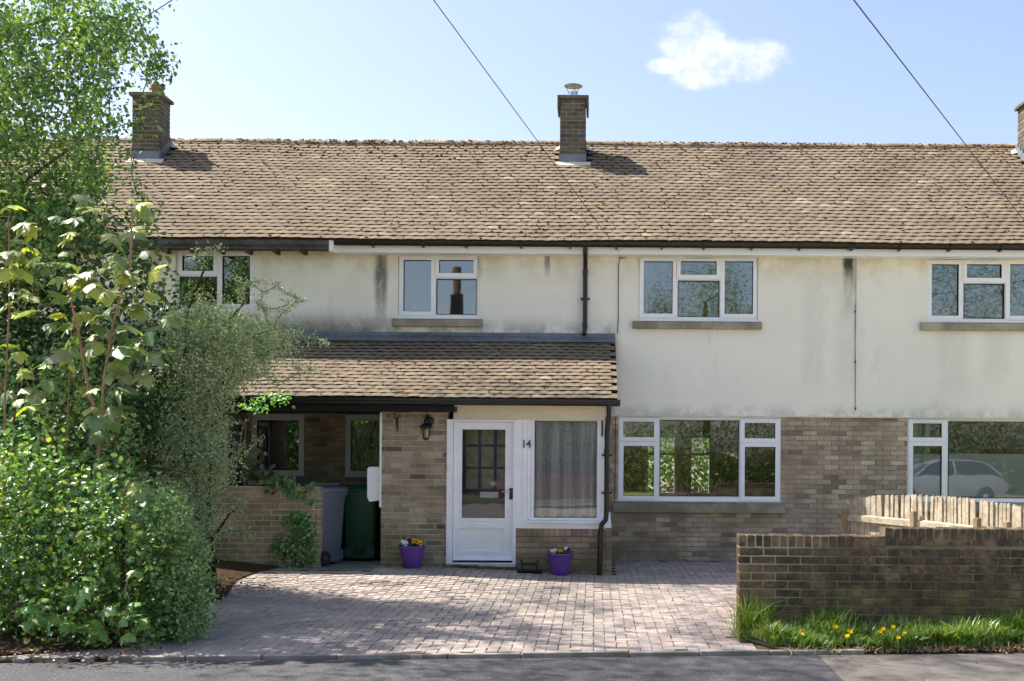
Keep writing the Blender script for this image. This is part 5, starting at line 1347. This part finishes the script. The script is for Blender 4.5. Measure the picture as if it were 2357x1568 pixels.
o = leaves('leaf_litter', P, nrg.uniform(.015, .04, len(P)), T_OVAL, M['lf_dead'], None, bias=2.5, spread=.8); tag(o, 'brown dead leaves scattered along the edges of drive and road', 'litter', kind='stuff')
# moss and weeds in the drive joints
gp, gh = [], []
for _ in range(2600):
    x, y = rng.gauss(.6, 1.3), rng.uniform(9.9, 14.5)
    if not paved(x, y) : continue
    i = round(x / U) * U if rng.random() < .65 else x; j = y if i != x else round(y / U) * U
    gp.append((i + rng.gauss(0, .004), j + rng.gauss(0, .004), gz(x, y) - .006)); gh.append(rng.uniform(.008, .022))
o = blades(gp, gh, 'weeds', M['grass'], None, 1.0); tag(o, 'tiny green weeds growing in the joints of the drive', 'weeds', kind='stuff')

# ---- trees across the road and in the back garden (seen in the panes)
def far_tree(label, x, y, h, rx, rz, n, s=(.055, .1), group='trees across the road', name='roadside_tree'):
    t = thing(name, label, 'tree', (x, y, 0), group); c = Vector((x, y, h - rz))
    tg = []
    while len(tg) < 60:
        v = Vector((rng.uniform(-1, 1), rng.uniform(-1, 1), rng.uniform(-1, 1)))
        if .35 < v.length < 1: tg.append(c + Vector((v.x * rx, v.y * rx, v.z * rz)))
    sg = grow([[(x, y, -.05), (x + .1, y, h * .3), (x, y + .1, h * .55), (x, y, h * .8)]], tg, .2, .02)
    branch_obj(sg[:1], M['bark'], t, 'trunk', 7); branch_obj(sg[1:], M['bark_dark'], t, 'branch', 4)
    P = cloud(tg, int(n * 5) // 60, (rx * .2, rx * .2, rz * .16)); leaves('crown', P, nrg.uniform(s[0], s[1], len(P)), T_FAR, M['lf_far'], t, bias=.4)
far_tree('broad tree across the road mirrored in the living room window', 4.6, -13, 10.0, 2.8, 4.2, 6000)
far_tree('tall tree across the road mirrored in the panes beside the picket fence', 14, -14, 15, 4.4, 7.2, 8000)

far_tree('dense tree across the road mirrored in the recess panes', -13, -13, 13, 4.0, 6.2, 6500)

far_tree('low tree across the road mirrored beside the front door', -3, -16, 6, 3, 2.9, 4200)
hg = thing('roadside_hedge', 'thick hedge across the road mirrored in the lower panes', 'hedge', (3, -13, 0))
P = np.column_stack([nrg.uniform(-20, 26, 90000), nrg.normal(-12.8, .8, 90000), np.abs(nrg.normal(1.6, 1.6, 90000))]); leaves('foliage', P, nrg.uniform(.07, .13, len(P)), T_FAR, M['lf_far'], hg, bias=.4)
P = np.column_stack([nrg.uniform(-3, 8, 26000), nrg.normal(27.5, .7, 26000), np.abs(nrg.normal(1.3, 1.1, 26000))]); gh_ = thing('garden_shrub', 'sunlit green shrubs seen through the living room to the back garden', 'shrub', (2, 27.5, 0)); leaves('foliage', P, nrg.uniform(.07, .13, len(P)), T_BIRCH, M['lf_birch'], gh_, bias=.4)
# ================================================================ walls, fence
gw = thing('garden_wall', 'dark weathered brick garden wall with a stepped brick-on-edge top', 'wall', (WALLX + 1.5, 10.5, 0))
YG = 10.46; xe = 6.6; ZL = W(1850, 1233, YG).z; ZHI = W(2200, 1217, YG).z; xs_ = W(2037, 1230, YG).x
MB().box(WALLX + .006, xe, YG + .007, YG + .208, -.05, ZL - .115).build('mortar_core', M['mortar_wall'], gw)
MB().box(xs_ + .004, xe, YG + .0072, YG + .2078, ZL - .115, ZHI - .115).build('raised_core', M['mortar_wall'], gw)
MB().box(WALLX + .004, xs_, YG + .004, YG + .209, ZL - .115, ZL - .007).build('cap_bed', M['mortar_wall'], gw)
MB().box(xs_ + .003, xe, YG + .004, YG + .209, ZHI - .115, ZHI - .007).build('raised_cap_bed', M['mortar_wall'], gw)
def gbrick(l, h, d, m):
    key = ('g', round(l, 3), round(h, 3), round(d, 3), m.name)
    if key not in BRICKC: BRICKC[key] = MB().cbox(-l/2, l/2, 0, d, -h/2, h/2, .006).mesh('brick', m)
    return BRICKC[key]
def wob(s=.0025): return Euler((rng.gauss(0, .006), rng.gauss(0, .006), rng.gauss(0, .006)))
z = ZL - .118 - .065; k = 0
while z > -.06:
    s = WALLX + (0 if k % 2 == 0 else -.1125)
    while s < xe - .05:
        a, e = max(s, WALLX), min(s + .215, xe)
        if e - a > .04:
            m = M['brick_end'] if (a < WALLX + .12 and rng.random() < .6 and k > 0) else M['brick_dark']
            place(gbrick(e - a, .065, .1025, m), 'brick', Vector(((a+e)/2, YG + rng.gauss(0, .0022), z + .0325)), gw, wob())
        s += .225
    if z + .07 < ZL: 
        place(gbrick(.1025, .065, .1, M['brick_end']), 'brick', Vector((WALLX + rng.gauss(0, .001) + .0005, YG + .158, z + .0325)), gw, Euler((0, 0, -math.pi/2)))
    z -= .075; k += 1
s = xs_ + .01
while s < xe - .02:
    e = min(s + (.1 if s < xs_ + .05 else .215), xe); place(gbrick(e - s, .065, .1025, M['brick_dark']), 'brick', Vector(((s+e)/2, YG + rng.gauss(0, .0022), ZL - .02 - .0325)), gw, wob()); s = e + .01
for x0, x1, zt in ((WALLX, xs_, ZL), (xs_ + .004, xe, ZHI)):
    x = x0
    while x < x1 - .03:
        l = .064 if rng.random() < .9 else .06
        m = M['brick_end'] if rng.random() < .08 else M['brick_dark']
        place(gbrick(l, .105, .213, m), 'brick', Vector((x + l/2, YG - .001 + rng.gauss(0, .002), zt - .0525 + rng.gauss(0, .002))), gw, wob()); x += .0745

lw = thing('low_brick_wall', 'low buff brick wall with ivy in front of the bins', 'wall', (-4.4, YL, 0))
xr = W(735, 1210, YL).x; xl = xr - 1.75; zt = W(680, 1120, YL).z; zb = .05
MB().box(xl, xr - .006, YL + .007, YL + .2, zb - .1, zt - .004).build('mortar_core', M['mortar_porch'], lw)
n = int((zt - zb) / .0752)
for k in range(n):
    z0 = zt - (k + 1) * .0752
    for a, e, _, _ in courses(xl, xr, 0, .065, [], .1125 if k % 2 else 0):
        place(gbrick(e - a, .065, .1, M['brick_low']), 'brick', Vector(((a+e)/2, YL + rng.gauss(0, .002), z0 + .0326)), lw, wob())
    place(gbrick(.1, .065, .1, M['brick_low']), 'brick', Vector((xr + .0005, YL + .155, z0 + .0326)), lw, Euler((0, 0, math.pi/2)))

fe = thing('picket_fence', 'weathered wooden picket fence with round topped pales behind the garden wall', 'fence', (4.5, 16, 0))
M['pale'] = simple('weathered_pale_wood', lin(184,172,152), .9, .1, .4, 7, 30, bump=.4)
M['post'] = simple('weathered_post', lin(150,132,110), .9, .1, .35, 5, 40, bump=.3)
A, B = W(1956, 1200, 16.35), W(2405, 1200, 13.3); A.z = B.z = 0
dv = (B - A); LF = dv.length; dv.normalize(); nv = Vector((dv.y, -dv.x, 0)); nv = nv if nv.x < 0 else -nv     # nv: side with the rails, towards the drive
def fmat(s, off=0.0): 
    p = A + dv * s + nv * off; return Matrix(((dv.x, -nv.x, 0, p.x), (dv.y, -nv.y, 0, p.y), (0, 0, 1, 0), (0, 0, 0, 1)))
prof = [(-.024, 0), (.024, 0), (.024, .965), (.017, .984), (0, .992), (-.017, .984), (-.024, .965)]
pal = MB().prism(prof, -.009, .009).mesh('pale', M['pale'])
s = .02
while s < LF:
    u = s / LF; hh = 1.03 + .09 * math.sin(math.pi * min(1, u * 1.1)) + .03 * u + rng.gauss(0, .006)
    o = bpy.data.objects.new('pale', pal); lnk(o, fe)
    o.matrix_basis = fmat(s) @ Matrix.Translation((0, rng.gauss(0, .003), .02)) @ Euler((rng.gauss(0, .01), rng.gauss(0, .011) + (.05 if .45 < u < .5 else 0), rng.gauss(0, .04))).to_matrix().to_4x4() @ Matrix.Diagonal((1, 1, hh, 1)); s += .0655
for s0, s1, za, zb2 in ((.02, LF * .40, .775, .765), (LF * .41, LF * .72, .77, .75), (LF * .73, LF, .755, .75), (.02, LF * .40, .28, .27), (LF*.41, LF, .27, .26)):
    M0, M1 = fmat(s0, .045), fmat(s1, .045); rg = [[Mq @ Vector((0, y, zz + h)) for y, h in ((-.035, -.045), (.034, -.045), (.034, .045), (-.035, .03))] for Mq, zz in ((M0, za), (M1, zb2))]
    MB().ring_loft(rg).build('rail', M['pale'], fe)
for s_, h in ((0.0, .9), (LF * .405, .93), (LF * .725, .9), (LF * .86, .88)):
    mb = MB(); mb.cbox(-.0375, .0375, -.0375, .0375, 0, h, .004, 0, fmat(s_, .095)); mb.build('post', M['post'], fe)

# ================================================================ wheelie bins
def rrect(w, d, z, c=.04, n=3, x0=0, y0=0):
    pts = []
    for sx, sy, a0 in ((1, 1, 0), (-1, 1, 90), (-1, -1, 180), (1, -1, 270)):
        for k in range(n + 1):
            a = R(a0 + 90 * k / n); pts.append((x0 + sx * (w/2 - c) + c * math.cos(a), y0 + sy * (d/2 - c) + c * math.sin(a), z))
    return pts
M['hub'] = simple('bin_hub', lin(70,76,84), .5, .4)
def wheelie_bin(label, loc, rotz, m, hgt=1.0, w=.56, d=.6):
    t = thing('wheelie_bin', label, 'bin', loc, 'wheelie bins in the recess')
    Mx = Matrix.Translation(Vector(loc)) @ Matrix.Rotation(rotz, 4, 'Z')
    def bld(mb, name, mm, smooth=True, par=None):
        mb.v = [tuple(Mx @ Vector(v)) for v in mb.v]; return mb.build(name, mm, par or t, smooth)
    body = [rrect(w*.80, d*.70, .04, .05), rrect(w*.82, d*.72, .06, .05), rrect(w*.83, d*.73, .24, .05), rrect(w*.85, d*.75, .25, .05), rrect(w*.93, d*.90, hgt*.82, .05), rrect(w*.96, d*.93, hgt*.84, .05), rrect(w*.97, d*.95, hgt*.9, .05)]
    bld(MB().ring_loft(body), 'body', m)
    bld(MB().ring_loft([rrect(w*1.02, d*1.0, hgt*.885, .05), rrect(w*1.04, d*1.02, hgt*.9, .05), rrect(w*1.04, d*1.02, hgt*.925, .05)]), 'rim', m)
    bld(MB().ring_loft([rrect(w*1.05, d*1.06, hgt*.93, .06, 3, 0, -.01), rrect(w*1.06, d*1.08, hgt*.95, .06, 3, 0, -.01), rrect(w*1.0, d*1.0, hgt*.985, .06), rrect(w*.8, d*.8, hgt*1.005, .06)]), 'lid', m)
    mb = MB(); mb.tube([(-w*.4, d*.5, hgt*.9), (-w*.4, d*.62, hgt*.93), (w*.4, d*.62, hgt*.93), (w*.4, d*.5, hgt*.9)], .016, 8); bld(mb, 'handle', m)
    for s in (-1, 1): bld(MB().box(s*w*.3 - .06, s*w*.3 + .06, -d*.36 - .012, -d*.36 + .03, .06, .2), 'foot_rib', m, False)
    mb = MB(); mb.box(-w*.17, w*.17, -d*.375 - .004, -d*.36, .11, .18); bld(mb, 'grip_recess', M['seal'], False)
    mb = MB(); mb.tube([(-w*.5, d*.38, .1), (w*.5, d*.38, .1)], .012, 8); bld(mb, 'axle', M['steel'])
    for s in (-1, 1):
        c = (s * w * .5, d * .38, .1)
        wh = sub(part('wheel', t))
        bld(MB().lathe([(.062, -.024), (.092, -.026), (.1, -.016), (.1, .016), (.092, .026), (.062, .024)], c, 22, axis='x'), 'tyre', M['seal'], True, wh)
        bld(MB().lathe([(.02, -.03), (.045, -.02), (.062, -.016), (.062, .016), (.045, .02), (.02, .03)], c, 18, axis='x'), 'wheel_hub', M['hub'], True, wh)
    return t
M['bin_grey'] = simple('slate_bin_plastic', lin(98,106,118), .45, .4, .1, 1.5, 60, bump=.1)
M['bin_pale'] = simple('pale_slate_bin_plastic', lin(118,124,138), .45, .4, .1, 1.5, 60, bump=.1)
M['bin_green'] = simple('dark_green_bin_plastic', lin(40,82,62), .45, .4, .12, 1.5, 60, bump=.1)
c = W(757, 1260, 15.75); wheelie_bin('slate grey wheelie bin with visible wheels beside the low brick wall', (c.x - .1, 15.78, gz(c.x, 15.75) + .006), R(150), M['bin_grey'], 1.06, .47, .52)
c = W(775, 1260, 16.6); wheelie_bin('paler grey wheelie bin tucked between the slate and green bins', (c.x - .06, 16.72, gz(c.x, 16.7) + .006), R(70), M['bin_pale'], 1.04, .5, .52)
c = W(829, 1260, 16.15); wheelie_bin('dark green wheelie bin facing the drive beside the brick pillar', (c.x, 16.35, gz(c.x, 16.2) + .006), R(-3), M['bin_green'], 1.06, .5, .56)

# ================================================================ pots with pansies
M['pot'] = simple('purple_plastic', lin(104,66,152), .5, .35, .12, 4, 70, bump=.15)
M['compost'] = simple('compost', lin(52,40,32), .98, .05, .3, 20, 80)
M['petal_w'] = simple('white_petal', lin(240,240,244), .7, .1, .05)
M['petal_y'] = simple('yellow_petal', lin(248,200,16), .7, .1, .1)
M['petal_p'] = simple('purple_petal', lin(62,44,110), .7, .1, .2)
M['pansy_face'] = simple('pansy_dark_face', lin(44,18,30), .8, .1)
def pot(qx, qb, qw, label):
    Y = YP - .26; b0 = W(qx, qb, Y); r = qw * Y / F / 2; z = gz(b0.x, Y) + .004; h = r * 1.62
    t = thing('flower_pot', label, 'flower pot', (b0.x, Y, z), 'purple pots by the front door')
    MB().lathe([(r*.60, z), (r*.62, z + h*.03), (r*.72, z + h*.3), (r*.82, z + h*.62), (r*.87, z + h*.8), (r*.9, z + h*.81), (r*.91, z + h*.87), (r*.86, z + h*.87), (r*.8, z + h*.6)], (b0.x, Y, 0), 32).build('pot_body', M['pot'], t, True)
    MB().lathe([(r*.9, z + h*.87), (r*.99, z + h*.9), (r*1.0, z + h*.94), (r*.97, z + h*.985), (r*.9, z + h), (r*.85, z + h*.985), (r*.84, z + h*.9)], (b0.x, Y, 0), 32).build('rim', M['pot'], t, True)
    MB().lathe([(r*.83, z + h*.86), (r*.5, z + h*.92), (r*.05, z + h*.94)], (b0.x, Y, 0), 24).build('compost', M['compost'], t, True)
    return b0.x, Y, z + h * .92, r
def pansy(x, y, z, label, m, heads):
    t = thing('pansy', label, 'flower', (x, y, z), 'pansies in the purple pots')
    P = np.array([(x, y, z + .02)] * 46) + nrg.normal(size=(46, 3)) * np.array((.032, .03, .014)); leaves('foliage', P, nrg.uniform(.025, .045, 46), T_OVAL, M['lf_hedge'], t, bias=1.0)
    for dx, dy, dz, s in heads:
        s *= 1.3
        c = Vector((x + dx, y + dy, z + dz)); MB().tube([(x, y, z), (x + dx*.5, y + dy*.4, z + dz*.6), c], .002, 5).build('stem', M['lf_ivy'], t)
        q = Vector((rng.gauss(0, .3), -1, .35 + rng.gauss(0, .2))).normalized().to_track_quat('Z', 'Y').to_matrix(); mb = MB()
        for k, (ang, L, wd) in enumerate(((60, 1, .8), (120, 1, .8), (5, .95, .8), (175, .95, .8), (270, 1.15, 1.05))):
            a = R(ang); rg = [(0, 0, .001 * k)]
            for u in range(9):
                b_ = -1.15 + 2.3 * u / 8; rr = s * L * (.62 + .4 * math.cos(b_)); rg.append((rr * math.cos(a + b_ * wd * .62), rr * math.sin(a + b_ * wd * .62), .002 * k + .004 * math.sin(u * 2.2)))
            mb.add([tuple(c + q @ Vector(p)) for p in rg], [(0, i, i + 1) for i in range(1, 9)])
        f = mb.build('flower', m, t)
        if m is not M['petal_p']:
            mb = MB(); n = 7; mb.add([tuple(c + q @ Vector((s*.32*math.cos(R(270 + b_)), s*.32*math.sin(R(270 + b_)) - s * .12, .013))) for b_ in range(0, 360, 51)], [tuple(range(8))[:8]])
            mb.build('face_mark', M['pansy_face'] if m is M['petal_y'] else M['petal_y'], t)
x, y, z, r = pot(948, 1316, 63, 'purple flower pot against the brick pillar beside the door')
pansy(x - r*.5, y - .03, z, 'white pansy in the pot by the brick pillar', M['petal_w'], ((-.02, -.02, .07, .026), (.015, -.03, .055, .028), (.01, -.16 * 0 - .08, -.005, .017)))
pansy(x - r*.05, y + .02, z, 'purple pansy behind the white one in the pillar pot', M['petal_p'], ((-.03, 0, .085, .026), (.005, -.01, .08, .022)))
pansy(x + r*.25, y - .02, z, 'yellow pansy clump in the pot by the brick pillar', M['petal_y'], ((-.02, .0, .09, .027), (.025, .0, .08, .026), (.07, -.03, .06, .027), (.05, .02, .078, .02)))
x, y, z, r = pot(1288, 1322, 61, 'purple flower pot below the bay window')
pansy(x - r*.45, y - .02, z, 'white pansy in the pot below the bay window', M['petal_w'], ((-.02, -.02, .05, .022), (.02, -.01, .06, .02), (.0, -.03, .035, .02)))
pansy(x + r*.02, y - .02, z, 'yellow pansy in the pot below the bay window', M['petal_y'], ((.0, -.02, .055, .018), (.03, -.02, .05, .016)))
pansy(x + r*.5, y, z, 'purple and pale pansy in the pot below the bay window', M['petal_p'], ((-.02, -.02, .055, .022), (.03, -.01, .06, .022)))
pansy(x + r*.35, y + .02, z, 'tallest white pansy in the pot below the bay window', M['petal_w'], ((.02, -.03, .085, .02),))

# ================================================================ small fittings
t = thing('wall_lantern', 'black carriage lantern on the brick pillar beside the front door', 'lantern', tuple(W(983, 990, YP)))
c = W(981, 990, YP - .1); yl = YP - .115; zc = c.z
def hexring(r, z, n=6): return [(c.x + r * math.cos(R(30 + 60 * k)), yl + r * math.sin(R(30 + 60 * k)), z) for k in range(n)]
z1_, z0_ = W(981, 984, yl).z, W(981, 1009, yl).z
MB().ring_loft([hexring(.04, z0_), hexring(.064, z1_)]).build('glass_body', M['glass_lamp'], t)
mb = MB()
for a, b_ in zip(hexring(.041, z0_), hexring(.066, z1_)): mb.tube([a, b_], .0045, 5)
mb.build('cage_bar', M['iron'], t)
MB().ring_loft([hexring(.098, z1_ - .004), hexring(.095, z1_ + .008), hexring(.05, z1_ + .05), hexring(.03, z1_ + .06), hexring(.035, z1_ + .085), hexring(.014, z1_ + .13), hexring(.006, z1_ + .16)]).build('roof', M['iron'], t)
MB().ring_loft([hexring(.045, z0_ + .004), hexring(.036, z0_ - .015), hexring(.012, z0_ - .03)]).build('base', M['iron'], t)
MB().lathe([(.012, z0_ + .01), (.024, z0_ + .05), (.026, z0_ + .1), (.012, z0_ + .125)], (c.x, yl, 0), 12).build('bulb', M['upvc'], t, True)
MB().tube([(c.x, yl, z1_ + .12), (c.x + .01, yl + .03, z1_ + .16), (c.x + .03, YP - .03, z1_ + .15), (c.x + .035, YP - .008, z1_ + .1)], [.012, .016, .018, .02], 8).build('arm', M['iron'], t, True)
MB().lathe([(.06, 0), (.062, -.012), (.045, -.026), (.02, -.03)], (c.x + .035, YP - .001, z1_ + .085), 18, axis='y').build('back_plate', M['iron'], t, True)
t = thing('hanging_basket_bracket', 'black iron hanging basket bracket on the brick pillar', 'bracket', tuple(W(913, 975, YP)))
a, b_, d_ = W(915, 960, YP), W(914, 993, YP), W(908, 962, YP - .25)
MB().box(a.x - .01, a.x + .01, YP - .012, YP - .001, b_.z, a.z).build('wall_plate', M['iron'], t)
MB().tube([(a.x, YP - .01, a.z - .03), (d_.x, YP - .26, a.z - .015)], .008, 6).build('arm', M['iron'], t)
MB().tube([(a.x, YP - .01, b_.z + .02), (d_.x + .01, YP - .2, a.z - .02)], .007, 6).build('brace', M['iron'], t)
MB().tube([(d_.x, YP - .26, a.z - .015), (d_.x - .002, YP - .285, a.z + .0), (d_.x - .002, YP - .28, a.z + .03), (d_.x, YP - .265, a.z + .04)], .007, 6).build('hook', M['iron'], t)
t = thing('boot_scraper', 'black iron boot scraper on the ground below the bay window', 'boot scraper', tuple(W(1218, 1312, YP - .2)))
x0, x1 = W(1203, 1310, YP - .2).x, W(1236, 1310, YP - .2).x; zg = gz(x0, YP)
rgs = [[(x0 - .06, YP - .32, zg + .004), (x1 + .06, YP - .32, zg + .004), (x1 + .06, YP - .08, zg + .004), (x0 - .06, YP - .08, zg + .004)], [(x0 - .075, YP - .335, zg + .025), (x1 + .075, YP - .335, zg + .025), (x1 + .075, YP - .065, zg + .025), (x0 - .075, YP - .065, zg + .025)]]
MB().ring_loft(rgs).build('tray', M['iron'], t)
for s, xx in ((-1, x0), (1, x1)): MB().prism([(xx - .012, zg + .02), (xx + .012, zg + .02), (xx + s*.015 + .012, zg + .17), (xx + s*.015 - .018, zg + .17)], YP - .215, YP - .195).build('upright', M['iron'], t)
MB().box(x0, x1, YP - .21, YP - .202, zg + .09, zg + .13).build('blade', M['iron'], t)

# ================================================================ pole and overhead wires
px, py = -4.9, -5.0
pt = thing('utility_pole', 'dark wooden utility pole across the road mirrored in the upper window', 'pole', (px, py, 0))
MB().tube([(px, py, -.05), (px, py, 4), (px, py, 8.1)], [.17, .15, .13], 12).build('shaft', M['wood_dark'], pt, True)
MB().box(px - .22, px + .22, py - .2, py + .2, 6.35, 7.15).build('terminal_box', M['blackmatt'], pt)
MB().box(px - .35, px + .35, py - .12, py + .12, 6.0, 6.12).build('step_bracket', M['blackmatt'], pt)
def wire(a_q, ya, b_q, label):
    """from a house bracket at pixel a_q (depth ya) along the picture line through b_q to the pole"""
    Apt = W(*a_q, ya); E = Vector((0, 0, EYE)); d2 = W(*b_q, 10.0)
    nrm = (Apt - E).cross(d2 - E); zz = EYE - (nrm.x * px + nrm.y * py) / nrm.z
    end = Vector((px, py, zz)); t = thing('overhead_wire', label, 'wire', tuple(Apt), 'overhead telephone wires')
    pts = [Apt.lerp(end, k / 24) - nrm.cross(end - Apt).normalized() * 0 for k in range(25)]
    MB().tube(pts, .0045, 5).build('wire', M['wire'], t); return zz
M['wire'] = simple('blue_black_cable', lin(30,44,60), .5, .3)
z1w = wire((1430, 587), 17.6, (998, 0), 'overhead wire crossing the sky to the loop under the eaves')
z2w = wire((2450, 628), 17.6, (1965, 0), 'overhead wire crossing the sky towards the photo edge')
print('wire heights', z1w, z2w)

# ================================================================ cars parked along the road behind the photographer, mirrored in the panes
def car(label, x0, y0, m, L=4.1, Wd=1.72):
    t = thing('parked_car', label, 'car', (x0 + L/2, y0, 0), 'cars parked along the road')
    st = [(0, .42, .62, .78), (.12, .3, .78, .86), (.45, .26, .9, .95), (1.05, .25, .96, .98), (1.5, .25, .98, .99), (2.6, .25, .98, 1.0), (3.5, .26, .99, .98), (3.9, .32, .94, .92), (4.1, .45, .78, .84)]
    rings = []
    for x, zb, zt, k in st:
        w = Wd / 2 * k; X = x0 + x * L / 4.1
        rings.append([(X, y0 - w * .9, zb), (X, y0 - w, zb + .12), (X, y0 - w, zt - .22), (X, y0 - w * .93, zt - .03), (X, y0 - w * .7, zt), (X, y0 + w * .7, zt), (X, y0 + w * .93, zt - .03), (X, y0 + w, zt - .22), (X, y0 + w, zb + .12), (X, y0 + w * .9, zb)])
    MB().ring_loft(rings).build('body', m, t, True)
    cab = [(.95, .97, .84, 1), (1.5, 1.34, .74, 1), (1.9, 1.44, .7, 1), (2.9, 1.43, .7, 1), (3.5, 1.3, .74, 1), (3.92, .97, .82, 1)]
    rg = []
    for x, zt, k, _ in cab:
        w = Wd / 2 * k; X = x0 + x * L / 4.1; rg.append([(X, y0 - Wd / 2 * .9, .93), (X, y0 - w, zt - .05), (X, y0 - w * .85, zt), (X, y0 + w * .85, zt), (X, y0 + w, zt - .05), (X, y0 + Wd / 2 * .9, .93)])
    MB().ring_loft(rg).build('cabin_glass', M['carglass'], t, True)
    rg = []
    for x, zt, k, _ in cab[1:5]:
        w = Wd / 2 * k; X = x0 + x * L / 4.1; rg.append([(X, y0 - w - .004, zt - .07), (X, y0 - w * .85, zt + .012), (X, y0 + w * .85, zt + .012), (X, y0 + w + .004, zt - .07)])
    MB().ring_loft(rg).build('roof', m, t, True)
    for s in (-1, 1):
        for xa, xb, zt in ((.98, 1.5, 1.33), (2.35, 2.3, 1.4), (3.88, 3.45, 1.3)):
            MB().tube([(x0 + xa * L / 4.1, y0 + s * Wd * .455, .94), (x0 + xb * L / 4.1, y0 + s * Wd * .375, zt)], .035, 6).build('pillar', m, t)
        for xw in (.72, 3.3):
            c = (x0 + xw * L / 4.1, y0 + s * (Wd / 2 - .1), .29)
            wh = sub(part('wheel', t))
            MB().lathe([(.19, -.1), (.28, -.1), (.3, -.07), (.3, .07), (.28, .1), (.19, .1)], c, 22, axis='y').build('tyre', M['seal'], wh, True)
            MB().lathe([(.03, -.11), (.12, -.09), (.19, -.085), (.19, .085), (.12, .09), (.03, .11)], c, 18, axis='y').build('rim', M['steel'], wh, True)
        MB().cbox(x0 + .02, x0 + .2, y0 + s * .6 - .14, y0 + s * .6 + .14, .6, .74, .02).build('headlight', M['upvc'], t)
        MB().cbox(x0 + L - .14, x0 + L - .01, y0 + s * .62 - .12, y0 + s * .62 + .12, .68, .9, .02).build('tail_light', M['taillight'], t)
    return t
M['carglass'] = simple('dark_car_glass', lin(26,30,34), .05, .6, .05)
M['taillight'] = simple('tail_light_red', lin(140,20,20), .2, .5)
car('red hatchback parked on the road, mirrored in the porch bay window', -3.1, -3.3, simple('red_car_paint', lin(112,44,46), .25, .6, .03))
car('silver hatchback parked on the road, mirrored in the pane with dotted film', 9.6, -3.3, simple('silver_car_paint', lin(140,146,152), .3, .5, .03, metal=.2))
